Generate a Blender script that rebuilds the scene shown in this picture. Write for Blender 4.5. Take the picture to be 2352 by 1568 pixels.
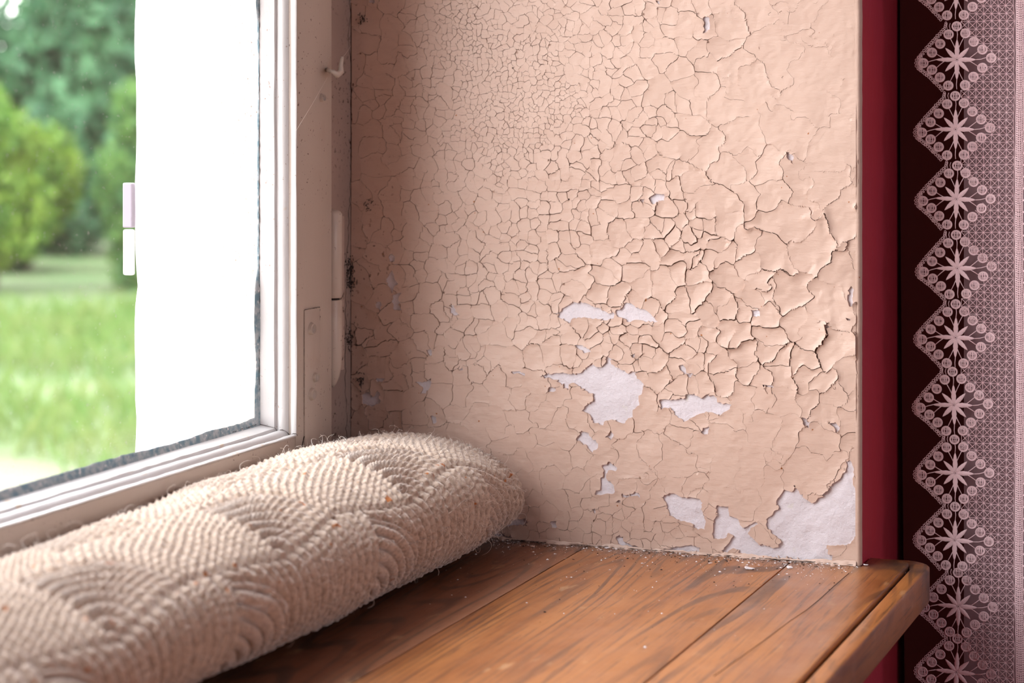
import bpy, bmesh, math, random
import numpy as np
from mathutils import Vector, Matrix, kdtree

for o in list(bpy.data.objects):
    bpy.data.objects.remove(o)
SC = bpy.context.scene
COL = SC.collection
rng = np.random.default_rng(7)
random.seed(7)

# ------------------------------------------------------------------ camera
F = 5036.0
TH = math.radians(20.5)
HOR = 258.0
CAM = np.array([-1.2432, -0.5721, 0.259])
VD = np.array([math.cos(TH), math.sin(TH)])
RD = np.array([math.sin(TH), -math.cos(TH)])

cam_d = bpy.data.cameras.new('camera')
cam = bpy.data.objects.new('camera', cam_d)
COL.objects.link(cam)
cam.location = CAM
cam.rotation_euler = (math.pi / 2, 0, TH - math.pi / 2)
cam_d.sensor_width = 36.0
cam_d.lens = 36.0 * F / 2352.0
cam_d.shift_y = -(784.0 - HOR) / 2352.0
cam_d.clip_start = 0.02
cam_d.clip_end = 300
cam_d.dof.use_dof = True
cam_d.dof.focus_distance = 1.255
cam_d.dof.aperture_fstop = 9.5
SC.camera = cam

SC.view_settings.view_transform = 'Standard'
SC.view_settings.look = 'None'
SC.view_settings.gamma = 1.0
SC.view_settings.exposure = 0.0
SC.view_settings.use_curve_mapping = False
SC.cycles.use_denoising = True
SC.cycles.max_bounces = 10
SC.cycles.diffuse_bounces = 5
SC.cycles.transparent_max_bounces = 24
SC.cycles.sample_clamp_indirect = 6.0

# ------------------------------------------------------------------ world: bright hazy sky
W = bpy.data.worlds.new('world')
SC.world = W
W.use_nodes = True
wn, wl = W.node_tree.nodes, W.node_tree.links
bg = wn['Background']
tc = wn.new('ShaderNodeTexCoord')
sx = wn.new('ShaderNodeSeparateXYZ')
cr = wn.new('ShaderNodeValToRGB')
wl.new(tc.outputs['Generated'], sx.inputs[0])
wl.new(sx.outputs['Z'], cr.inputs[0])
cr.color_ramp.elements[0].color = (1.0, 0.97, 0.95, 1)
cr.color_ramp.elements[1].color = (0.88, 0.94, 1.0, 1)
wl.new(cr.outputs[0], bg.inputs[0])
bg.inputs[1].default_value = 9.8


def area(name, loc, rot, sx_, sy_, power, color=(1, 1, 1), portal=False):
    l = bpy.data.lights.new(name, 'AREA')
    l.shape = 'RECTANGLE'
    l.size, l.size_y = sx_, sy_
    l.energy = power
    l.color = color
    l.cycles.is_portal = portal
    o = bpy.data.objects.new(name, l)
    COL.objects.link(o)
    o.location = loc
    o.rotation_euler = rot
    return o


# sky portal over the window opening, added fill light for the room side (behind the camera)
area('window_portal', (-0.65, 0.115, 0.62), (-math.pi / 2, 0, 0), 1.2, 1.3, 1, portal=True)
area('room_fill', (-1.3, -3.45, 0.75), (math.pi / 2, 0, 0), 1.5, 1.3, 19, (0.97, 0.93, 1.0))


# ------------------------------------------------------------------ projection helpers (pixel of the photo -> point on a real plane)
def ray(u, v):
    a = (u - 1176.0) / F
    return np.array([VD[0] + RD[0] * a, VD[1] + RD[1] * a, (HOR - v) / F])


def on_x(u, v, x0=0.0):
    r = ray(u, v)
    return CAM + r * ((x0 - CAM[0]) / r[0])


def on_y(u, v, y0=0.0):
    r = ray(u, v)
    return CAM + r * ((y0 - CAM[1]) / r[1])


def on_z(u, v, z0=0.0):
    r = ray(u, v)
    return CAM + r * ((z0 - CAM[2]) / r[2])


# ------------------------------------------------------------------ object helpers
def put(o, parent=None):
    COL.objects.link(o)
    if parent is not None:
        o.parent = parent
    return o


def tag(o, label=None, cat=None, group=None, kind=None):
    if label: o['label'] = label
    if cat: o['category'] = cat
    if group: o['group'] = group
    if kind: o['kind'] = kind
    return o


def empty(name, loc=(0, 0, 0), parent=None):
    o = bpy.data.objects.new(name, None)
    o.empty_display_size = 0.02
    o.location = loc
    return put(o, parent)


def mesh_np(name, verts, faces, mat=None, parent=None, smooth=True, loc=None):
    me = bpy.data.meshes.new(name)
    me.from_pydata([tuple(v) for v in verts] if not isinstance(verts, np.ndarray) else verts.tolist(), [],
                   faces.tolist() if isinstance(faces, np.ndarray) else faces)
    me.polygons.foreach_set('use_smooth', [smooth] * len(me.polygons))
    if mat: me.materials.append(mat)
    me.update()
    o = bpy.data.objects.new(name, me)
    put(o, parent)
    if loc is not None: o.location = loc
    return o


def box_bm(bm, x0, x1, y0, y1, z0, z1, bev=0.0, seg=2):
    r = bmesh.ops.create_cube(bm, size=1.0)
    vs = r['verts']
    bmesh.ops.scale(bm, vec=(x1 - x0, y1 - y0, z1 - z0), verts=vs)
    bmesh.ops.translate(bm, vec=((x0 + x1) / 2, (y0 + y1) / 2, (z0 + z1) / 2), verts=vs)
    if bev > 0:
        es = list({e for v in vs for e in v.link_edges})
        bmesh.ops.bevel(bm, geom=es, offset=bev, segments=seg, profile=0.5, affect='EDGES')


def bm_obj(name, bm, mat, parent=None, smooth=False):
    me = bpy.data.meshes.new(name)
    bm.normal_update()
    bm.to_mesh(me)
    bm.free()
    if mat: me.materials.append(mat)
    if smooth:
        me.polygons.foreach_set('use_smooth', [True] * len(me.polygons))
    o = bpy.data.objects.new(name, me)
    return put(o, parent)


def box(name, x0, x1, y0, y1, z0, z1, mat, parent=None, bev=0.0, smooth=False):
    bm = bmesh.new()
    box_bm(bm, x0, x1, y0, y1, z0, z1, bev)
    return bm_obj(name, bm, mat, parent, smooth)


def tube_geo(pts, radii, n=8, cap=True):
    pts = [np.array(p, float) for p in pts]
    V, Fc = [], []
    m = len(pts)
    prev = None
    for i in range(m):
        t = pts[min(i + 1, m - 1)] - pts[max(i - 1, 0)]
        t = t / (np.linalg.norm(t) + 1e-12)
        ref = np.array([0, 0, 1.0]) if abs(t[2]) < 0.9 else np.array([1.0, 0, 0])
        a = np.cross(t, ref) if prev is None else prev - t * np.dot(prev, t)
        a = a / (np.linalg.norm(a) + 1e-12)
        prev = a
        b = np.cross(t, a)
        r = radii[i] if hasattr(radii, '__len__') else radii
        for k in range(n):
            w = 2 * math.pi * k / n
            V.append(pts[i] + r * (math.cos(w) * a + math.sin(w) * b))
    for i in range(m - 1):
        for k in range(n):
            k2 = (k + 1) % n
            Fc.append([i * n + k, i * n + k2, (i + 1) * n + k2, (i + 1) * n + k])
    if cap:
        Fc.append(list(range(n))[::-1])
        Fc.append([(m - 1) * n + k for k in range(n)])
    return V, Fc


class MB:
    def __init__(s):
        s.V, s.F = [], []

    def add(s, V, Fc):
        b = len(s.V)
        s.V.extend([tuple(v) for v in V])
        s.F.extend([[b + i for i in f] for f in Fc])

    def build(s, name, mat, parent=None, smooth=True):
        return mesh_np(name, s.V, s.F, mat, parent, smooth)


def vnoise(x, y, scale, seed=0):
    """value noise, vectorised, -1..1"""
    x = np.asarray(x, float) / scale + seed * 17.31
    y = np.asarray(y, float) / scale + seed * 5.77
    xi, yi = np.floor(x).astype(np.int64), np.floor(y).astype(np.int64)
    fx, fy = x - xi, y - yi
    fx, fy = fx * fx * (3 - 2 * fx), fy * fy * (3 - 2 * fy)

    def h(i, j):
        n = (i * 374761393 + j * 668265263 + seed * 69069) & 0x7fffffff
        n = ((n ^ (n >> 13)) * 1274126177) & 0x7fffffff
        n = n ^ (n >> 16)
        return (n % 65536) / 32768.0 - 1.0
    a, b, c, d = h(xi, yi), h(xi + 1, yi), h(xi, yi + 1), h(xi + 1, yi + 1)
    return (a * (1 - fx) + b * fx) * (1 - fy) + (c * (1 - fx) + d * fx) * fy


# ------------------------------------------------------------------ materials
class Mat:
    def __init__(s, name, color=(0.8, 0.8, 0.8), rough=0.6, spec=0.5):
        s.m = bpy.data.materials.new(name)
        s.m.use_nodes = True
        s.n, s.l = s.m.node_tree.nodes, s.m.node_tree.links
        s.p = s.n['Principled BSDF']
        s.p.inputs['Base Color'].default_value = (*color, 1)
        s.p.inputs['Roughness'].default_value = rough
        s.p.inputs['Specular IOR Level'].default_value = spec
        s.col = None
        s.tc = s.n.new('ShaderNodeTexCoord')

    def coords(s, scale=(1, 1, 1), loc=(0, 0, 0), rot=(0, 0, 0)):
        mp = s.n.new('ShaderNodeMapping')
        mp.inputs['Scale'].default_value = scale
        mp.inputs['Location'].default_value = loc
        mp.inputs['Rotation'].default_value = rot
        s.l.new(s.tc.outputs['Object'], mp.inputs[0])
        return mp.outputs[0]

    def noise(s, scale, detail=4, rough=0.6, vec=None, dist=0.0):
        t = s.n.new('ShaderNodeTexNoise')
        t.inputs['Scale'].default_value = scale
        t.inputs['Detail'].default_value = detail
        t.inputs['Roughness'].default_value = rough
        t.inputs['Distortion'].default_value = dist
        s.l.new(vec if vec is not None else s.tc.outputs['Object'], t.inputs['Vector'])
        return t.outputs['Fac']

    def ramp(s, fac, stops):
        r = s.n.new('ShaderNodeValToRGB')
        e = r.color_ramp.elements
        while len(e) < len(stops): e.new(0.5)
        for i, (p, c) in enumerate(stops):
            e[i].position = p
            e[i].color = (*c, 1) if len(c) == 3 else c
        s.l.new(fac, r.inputs[0])
        return r.outputs[0]

    def mask(s, fac, a, b):
        return s.ramp(fac, [(a, (0, 0, 0)), (b, (1, 1, 1))])

    def mix(s, fac, a, b, mode='MIX'):
        m = s.n.new('ShaderNodeMix')
        m.data_type = 'RGBA'
        m.blend_type = mode
        for sock, v in ((m.inputs[0], fac), (m.inputs[6], a), (m.inputs[7], b)):
            if isinstance(v, (int, float)): sock.default_value = v
            elif isinstance(v, tuple): sock.default_value = (*v, 1)
            else: s.l.new(v, sock)
        return m.outputs[2]

    def mul(s, a, b):
        m = s.n.new('ShaderNodeMath')
        m.operation = 'MULTIPLY'
        for sock, v in ((m.inputs[0], a), (m.inputs[1], b)):
            if isinstance(v, (int, float)): sock.default_value = v
            else: s.l.new(v, sock)
        return m.outputs[0]

    def base(s, c):
        s.l.new(c, s.p.inputs['Base Color'])

    def rough(s, c):
        s.l.new(c, s.p.inputs['Roughness'])

    def bump(s, h, dist, strength=1.0):
        b = s.n.new('ShaderNodeBump')
        b.inputs['Distance'].default_value = dist
        b.inputs['Strength'].default_value = strength
        s.l.new(h, b.inputs['Height'])
        prev = s.p.inputs['Normal'].links[0].from_socket if s.p.inputs['Normal'].links else None
        if prev is not None: s.l.new(prev, b.inputs['Normal'])
        s.l.new(b.outputs[0], s.p.inputs['Normal'])


def dirt_specks(m, col, amount=0.66, scale=260, dark=(0.10, 0.05, 0.035)):
    """small dark mould and fly specks, in loose clusters"""
    n1 = m.noise(scale, 2, 0.5)
    n2 = m.noise(14, 3, 0.6)
    k = m.mul(m.mask(n1, amount, amount + 0.04), m.mask(n2, 0.45, 0.6))
    return m.mix(k, col, dark)


# peach oil paint on the reveal
mp = Mat('peach_paint', rough=0.42, spec=0.35)
c = m_c = mp.mix(mp.mask(mp.noise(9, 3), 0.35, 0.7), (0.60, 0.43, 0.35), (0.57, 0.40, 0.325))
c = mp.mix(mp.mul(mp.mask(mp.noise(55, 4), 0.55, 0.75), 0.25), c, (0.51, 0.36, 0.29))
# mould specks, plus grime doubling as painted jamb shade, near the frame (y -> 0)
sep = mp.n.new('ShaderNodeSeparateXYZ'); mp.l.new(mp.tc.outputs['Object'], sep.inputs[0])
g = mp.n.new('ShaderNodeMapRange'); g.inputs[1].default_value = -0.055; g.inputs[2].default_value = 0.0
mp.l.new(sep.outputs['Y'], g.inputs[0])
sp = mp.mask(mp.noise(330, 2, 0.5), 0.645, 0.67)
clus = mp.mask(mp.noise(30, 3), 0.45, 0.6)
c = mp.mix(mp.mul(mp.mul(sp, clus), g.outputs[0]), c, (0.12, 0.06, 0.04))
c = mp.mix(mp.mul(mp.mask(mp.noise(24, 5), 0.45, 0.75), mp.mul(g.outputs[0], 0.6)), c, (0.50, 0.33, 0.25))  # brown grime tint, also paints in the shade beside the jamb
rs = mp.mask(mp.noise(330, 1, 0.4), 0.80, 0.81)
c = mp.mix(rs, c, (0.35, 0.12, 0.03))
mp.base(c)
mp.bump(mp.noise(60, 5, 0.6, mp.coords((1, 1, 3))), 0.0007, 0.6)
mp.bump(mp.noise(38, 4, 0.65, mp.coords((1, 1.5, .8)), 1.0), 0.0012, 0.28)
mp.bump(mp.noise(420, 3, 0.6, mp.coords((1, 0.35, 1.6))), 0.00022, 0.6)
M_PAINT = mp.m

# white plaster / old whitewash under the paint
mp = Mat('white_plaster', rough=0.85, spec=0.2)
c = mp.mix(mp.mask(mp.noise(26, 4), 0.35, 0.7), (0.67, 0.615, 0.65), (0.62, 0.57, 0.60))
c = mp.mix(mp.mul(mp.mask(mp.noise(70, 3), 0.66, 0.74), 0.5), c, (0.62, 0.62, 0.50))
mp.base(c)
mp.bump(mp.noise(45, 5, 0.6, mp.coords((1, 0.8, 1.2))), 0.0024, 0.7)
mp.bump(mp.noise(300, 4, 0.7), 0.0008, 0.8)
M_PLASTER = mp.m

M_UNDER = Mat('old_brown_undercoat', (0.16, 0.095, 0.07), 1.0, 0.05).m
# cream painted joinery
mp = Mat('cream_gloss_paint', rough=0.36, spec=0.5)
c = mp.mix(mp.mask(mp.noise(8, 3), 0.35, 0.7), (0.50, 0.425, 0.37), (0.46, 0.385, 0.33))
c = dirt_specks(mp, c, 0.685, 520)
c = mp.mix(mp.mul(mp.mask(mp.noise(22, 4), 0.62, 0.75), 0.5), c, (0.38, 0.28, 0.22))
mp.base(c)
mp.bump(mp.noise(110, 3, 0.6, mp.coords((1, 1, 0.12))), 0.00045, 0.5)
M_CREAM = mp.m
mp = Mat('white_gloss_paint', rough=0.33, spec=0.5)
c = mp.mix(mp.mask(mp.noise(12, 3), 0.35, 0.7), (0.60, 0.58, 0.58), (0.54, 0.515, 0.505))
c = dirt_specks(mp, c, 0.70, 420, (0.35, 0.25, 0.2))
c = mp.mix(mp.mul(mp.mask(mp.noise(45, 3), 0.68, 0.72), 0.7), c, (0.55, 0.40, 0.28))
mp.base(c)
mp.bump(mp.noise(150, 4, 0.6, mp.coords((1, 1, 0.25))), 0.0004, 0.6)
M_WHITE = mp.m

mp = Mat('dirty_frame_paint', rough=0.5, spec=0.4)
c = mp.mix(mp.mask(mp.noise(18, 4), 0.35, 0.7), (0.42, 0.32, 0.275), (0.36, 0.27, 0.23))
c = dirt_specks(mp, c, 0.60, 330, (0.07, 0.04, 0.03))
mp.base(c)
mp.bump(mp.noise(150, 4), 0.0004, 0.5)
M_FRAME = mp.m

mp = Mat('grime', (0.045, 0.03, 0.025), rough=0.95)
M_GRIME = mp.m
mp = Mat('blue_grey_putty', rough=0.75)
c = mp.mix(mp.mask(mp.noise(160, 4), 0.4, 0.6), (0.16, 0.26, 0.31), (0.42, 0.46, 0.48))
c = mp.mix(mp.mask(mp.noise(320, 3), 0.62, 0.68), c, (0.72, 0.70, 0.70))
mp.base(c)
mp.bump(mp.noise(300, 4), 0.0006, 0.8)
M_PUTTY = mp.m

# red wall
mp = Mat('crimson_wall_paint', rough=0.4, spec=0.4)
c = mp.mix(mp.mask(mp.noise(6, 4), 0.3, 0.7), (0.46, 0.038, 0.075), (0.52, 0.036, 0.060))
mp.base(c)
mp.bump(mp.noise(40, 4, 0.6, mp.coords((1, 1, 0.6))), 0.0012, 0.5)
M_RED = mp.m
M_ROOM = Mat('room_wall_paint', (0.62, 0.52, 0.52), 0.8).m
M_CEIL = Mat('ceiling_paint', (0.78, 0.74, 0.74), 0.85).m
mp = Mat('floor_boards', rough=0.5)
mp.base(mp.ramp(mp.noise(6, 4, 0.6, mp.coords((1, 12, 1))), [(0.3, (0.10, 0.045, 0.02)), (0.7, (0.26, 0.13, 0.06))]))
M_FLOOR = mp.m
mp = Mat('white_render', rough=0.9)
mp.base(mp.mix(mp.noise(12, 4), (0.80, 0.79, 0.78), (0.88, 0.87, 0.87)))
mp.bump(mp.noise(90, 5), 0.002, 0.6)
M_RENDER = mp.m


def wood(name, base_a, base_b, dark, rough=0.34):
    mp = Mat(name, rough=rough, spec=0.5)
    oi = mp.n.new('ShaderNodeObjectInfo')
    vm = mp.n.new('ShaderNodeVectorMath'); vm.operation = 'ADD'
    cb = mp.n.new('ShaderNodeCombineXYZ')
    mu = mp.mul(oi.outputs['Random'], 37.0)
    for i in range(3): mp.l.new(mu, cb.inputs[i])
    mp.l.new(mp.tc.outputs['Object'], vm.inputs[0]); mp.l.new(cb.outputs[0], vm.inputs[1])

    def cc(sc, rz=0.0):
        q = mp.n.new('ShaderNodeMapping'); q.inputs['Scale'].default_value = sc
        q.inputs['Rotation'].default_value = (0, 0, rz)
        mp.l.new(vm.outputs[0], q.inputs[0]); return q.outputs[0]
    big = mp.noise(1.0, 3, 0.5, cc((5, 34, 34), 0.10), 0.8)
    c = mp.mix(mp.mask(big, 0.35, 0.66), base_a, base_b)
    # cathedral growth rings: noise field bent into bands
    fld = mp.noise(1.0, 1.5, 0.4, cc((1.3, 15, 15), 0.05), 0.2)
    m1 = mp.mul(fld, 175.0)
    sn = mp.n.new('ShaderNodeMath'); sn.operation = 'SINE'; mp.l.new(m1, sn.inputs[0])
    ringbrk = mp.mask(mp.noise(1.0, 3, 0.6, cc((3.5, 45, 45), 0.05)), 0.36, 0.56)
    ring = mp.mul(mp.mask(sn.outputs[0], 0.50, 0.82), ringbrk)
    c = mp.mix(mp.mul(ring, 0.95), c, dark)
    # fine pores, short dashes along the grain
    por = mp.mask(mp.noise(1.0, 3, 0.65, cc((20, 640, 640), 0.05)), 0.56, 0.63)
    c = mp.mix(mp.mul(por, 0.75), c, dark)
    fib = mp.noise(1.0, 4, 0.7, cc((24, 420, 420), 0.10))
    c = mp.mix(mp.mul(mp.mask(fib, 0.3, 0.7), 0.35), c, tuple(x * 1.25 for x in base_b))
    # pale medullary flecks / scuffs
    fl = mp.mask(mp.noise(1.0, 3, 0.5, cc((30, 75, 75), -0.5)), 0.66, 0.74)
    c = mp.mix(mp.mul(fl, 0.35), c, (0.72, 0.45, 0.24))
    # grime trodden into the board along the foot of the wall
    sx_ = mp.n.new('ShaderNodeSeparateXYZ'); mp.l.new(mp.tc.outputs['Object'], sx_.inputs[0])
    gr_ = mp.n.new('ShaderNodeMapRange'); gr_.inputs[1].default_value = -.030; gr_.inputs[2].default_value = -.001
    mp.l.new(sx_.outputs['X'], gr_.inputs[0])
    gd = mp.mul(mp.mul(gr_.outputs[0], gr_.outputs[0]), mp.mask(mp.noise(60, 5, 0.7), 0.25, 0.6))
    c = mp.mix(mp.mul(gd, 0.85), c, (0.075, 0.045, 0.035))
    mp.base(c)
    mp.rough(mp.ramp(mp.noise(22, 4), [(0.3, (rough - .06,) * 3), (0.7, (rough + .14,) * 3)]))
    mp.bump(fib, 0.0003, 0.5)
    mp.bump(mp.noise(26, 3), 0.0006, 0.25)
    mp.p.inputs['Coat Weight'].default_value = 0.25
    mp.p.inputs['Coat Roughness'].default_value = 0.28
    return mp.m


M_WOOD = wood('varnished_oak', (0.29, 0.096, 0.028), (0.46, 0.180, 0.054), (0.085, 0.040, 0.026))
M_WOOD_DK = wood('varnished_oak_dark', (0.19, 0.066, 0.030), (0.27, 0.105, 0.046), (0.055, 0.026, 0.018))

# glass with a little dust
g = bpy.data.materials.new('dusty_window_glass'); g.use_nodes = True
gn, gl = g.node_tree.nodes, g.node_tree.links
gn.remove(gn['Principled BSDF'])
tr = gn.new('ShaderNodeBsdfTransparent'); gy = gn.new('ShaderNodeBsdfGlossy'); gy.inputs['Roughness'].default_value = 0.02
df = gn.new('ShaderNodeBsdfDiffuse'); df.inputs[0].default_value = (0.85, 0.87, 0.85, 1)
fr = gn.new('ShaderNodeFresnel'); fr.inputs[0].default_value = 1.35
m1 = gn.new('ShaderNodeMixShader'); m2 = gn.new('ShaderNodeMixShader')
gb = gn.new('ShaderNodeNewGeometry'); gs = gn.new('ShaderNodeMath'); gs.operation = 'SUBTRACT'; gs.inputs[0].default_value = 1.0
gm = gn.new('ShaderNodeMath'); gm.operation = 'MULTIPLY'
gl.new(gb.outputs['Backfacing'], gs.inputs[1]); gl.new(gs.outputs[0], gm.inputs[0]); gl.new(fr.outputs[0], gm.inputs[1])
gl.new(gm.outputs[0], m1.inputs[0]); gl.new(tr.outputs[0], m1.inputs[1]); gl.new(gy.outputs[0], m1.inputs[2])
gt = gn.new('ShaderNodeTexCoord'); gno = gn.new('ShaderNodeTexNoise'); gno.inputs['Scale'].default_value = 380
gno.inputs['Detail'].default_value = 2
gr = gn.new('ShaderNodeValToRGB'); gr.color_ramp.elements[0].position = 0.70; gr.color_ramp.elements[1].position = 0.74
gr.color_ramp.elements[0].color = (0.028,) * 3 + (1,); gr.color_ramp.elements[1].color = (0.35,) * 3 + (1,)
gl.new(gt.outputs['Object'], gno.inputs[0]); gl.new(gno.outputs[0], gr.inputs[0])
gl.new(gr.outputs[0], m2.inputs[0]); gl.new(m1.outputs[0], m2.inputs[1]); gl.new(df.outputs[0], m2.inputs[2])
gl.new(m2.outputs[0], gn['Material Output'].inputs[0])
M_GLASS = g

# wool
mp = Mat('oatmeal_wool', rough=0.95, spec=0.15)
at = mp.n.new('ShaderNodeAttribute'); at.attribute_name = 'rib'
c = mp.mix(mp.noise(16, 3), (0.50, 0.38, 0.30), (0.62, 0.49, 0.40))
c = mp.mix(mp.mul(mp.mask(mp.noise(420, 2), 0.45, 0.62), 0.5), c, (0.24, 0.165, 0.12))
c = mp.mix(mp.mask(mp.noise(130, 2, 0.5), 0.70, 0.73), c, (0.42, 0.15, 0.05))
mp.base(c)
mp.p.inputs['Sheen Weight'].default_value = 1.0
mp.p.inputs['Sheen Roughness'].default_value = 0.35
mp.p.inputs['Sheen Tint'].default_value = (1, 0.95, 0.92, 1)
mp.bump(mp.noise(1500, 3, 0.7), 0.0005, 0.8)
M_WOOL = mp.m
mp = Mat('wool_fuzz', (0.90, 0.82, 0.76), 0.8)
M_FUZZ = mp.m

# curtain threads
mp = Mat('lilac_lace_thread', rough=0.85, spec=0.2)
mp.base(mp.mix(mp.noise(300, 2), (0.80, 0.57, 0.60), (0.90, 0.70, 0.73)))
mp.bump(mp.noise(2500, 2), 0.0003, 0.8)
M_LACE = mp.m


def cloth(name, col, alpha):
    m = bpy.data.materials.new(name); m.use_nodes = True
    n, l = m.node_tree.nodes, m.node_tree.links
    p = n['Principled BSDF']; p.inputs['Base Color'].default_value = (*col, 1); p.inputs['Roughness'].default_value = 0.9
    p.inputs['Specular IOR Level'].default_value = 0.1
    if alpha < 1:
        t = n.new('ShaderNodeBsdfTransparent'); mx = n.new('ShaderNodeMixShader'); mx.inputs[0].default_value = alpha
        l.new(t.outputs[0], mx.inputs[1]); l.new(p.outputs[0], mx.inputs[2]); l.new(mx.outputs[0], n['Material Output'].inputs[0])
    return m


M_SHEER = cloth('mauve_sheer', (0.50, 0.34, 0.37), 0.42)
M_SHADE_CLOTH = cloth('maroon_shade_cloth', (0.085, 0.020, 0.018), 1.0)  # dark colour stands in for the shadow on the red wall


def leafmat(name, a, b, tr_=0.35):
    m = Mat(name, rough=0.6, spec=0.25)
    oi = m.n.new('ShaderNodeObjectInfo')
    c = m.mix(m.mask(m.noise(3.2, 3), 0.38, 0.62), a, b)
    m.base(c)
    t = m.n.new('ShaderNodeBsdfTranslucent'); m.l.new(c, t.inputs[0])
    mx = m.n.new('ShaderNodeMixShader'); mx.inputs[0].default_value = tr_
    m.l.new(m.p.outputs[0], mx.inputs[1]); m.l.new(t.outputs[0], mx.inputs[2])
    m.l.new(mx.outputs[0], m.n['Material Output'].inputs[0])
    return m.m


M_LEAF1 = leafmat('leaf_mid_green', (0.035, 0.115, 0.04), (0.13, 0.25, 0.06))
M_LEAF2 = leafmat('leaf_yellow_green', (0.06, 0.15, 0.025), (0.18, 0.28, 0.04))
M_LEAF3 = leafmat('leaf_deep_green', (0.028, 0.09, 0.045), (0.08, 0.20, 0.09))
M_GRASS = leafmat('grass_blade', (0.085, 0.17, 0.035), (0.15, 0.20, 0.06))
M_BARK = Mat('bark', (0.09, 0.065, 0.045), 0.9).m
mp = Mat('garden_ground', rough=0.95)
sepg = mp.n.new('ShaderNodeSeparateXYZ'); mp.l.new(mp.tc.outputs['Object'], sepg.inputs[0])
c = mp.mix(mp.mask(mp.noise(1.3, 4), 0.4, 0.62), (0.06, 0.115, 0.03), (0.095, 0.125, 0.045))
mr = mp.n.new('ShaderNodeMapRange'); mr.inputs[1].default_value = 3.6; mr.inputs[2].default_value = 4.3
mr.inputs[3].default_value = 1.0; mr.inputs[4].default_value = 0.0
mp.l.new(sepg.outputs['X'], mr.inputs[0])
c = mp.mix(mr.outputs[0], c, (0.17, 0.13, 0.11))
mp.base(c)
M_GROUND = mp.m

# ------------------------------------------------------------------ structure
YR = -0.3196          # room face of the wall
YO = 0.104            # outer face
X0, X1 = -1.30, 0.0   # niche
ZT = 1.25
XL, XR, YB, ZF, ZC = -2.7, 1.5, -3.6, -0.88, 1.72
wf = empty('wall_front'); tag(wf, 'crimson painted room wall around the window niche', kind='structure')
box('red_face', X1 + .0028, XR, YR, YR + 0.02, ZF, ZC, M_RED, wf)
box('wall_mass', X1 + 0.012, XR, YR + 0.02, YO, ZF, ZC, M_RENDER, wf)
box('red_face', XL, X0, YR, YO, ZF, ZC, M_RED, wf)
box('red_face', X0, X1 + .0028, YR, YR + 0.02, ZF, -0.0235, M_RED, wf)
box('wall_mass', X0, X1, YR + 0.02, YO, ZF, -0.035, M_RENDER, wf)
box('red_face', X0, X1, YR, YO, ZT, ZC, M_RED, wf)
tag(box('wall_back', XL, XR, YB - 0.05, YB, ZF, ZC, M_ROOM), 'plain back wall of the room', kind='structure')
tag(box('wall_left', XL - 0.05, XL, YB, YO, ZF, ZC, M_ROOM), 'plain left wall of the room', kind='structure')
tag(box('wall_far', XR, XR + 0.05, YB, YO, ZF, ZC, M_ROOM), 'plain side wall of the room beyond the curtain', kind='structure')
tag(box('floor', XL, XR, YB, YR, ZF - 0.05, ZF, M_FLOOR), 'dark boarded room floor', kind='structure')
tag(box('ceiling', XL, XR, YB, YO, ZC, ZC + 0.05, M_CEIL), 'pale ceiling of the room', kind='structure')

# ------------------------------------------------------------------ reveal wall with cracked paint (plane x = 0, y from YR to 0)
wr = empty('wall_right'); tag(wr, 'peeling peach painted side wall of the window niche', kind='structure')


def wall_pts(u, v):
    """arrays of photo-frame coordinates -> y,z on plane x=0"""
    a = (u - 1176.0) / F
    rx, ry = VD[0] + RD[0] * a, VD[1] + RD[1] * a
    t = (0.0 - CAM[0]) / rx
    return CAM[1] + ry * t, CAM[2] + (HOR - v) / F * t


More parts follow.
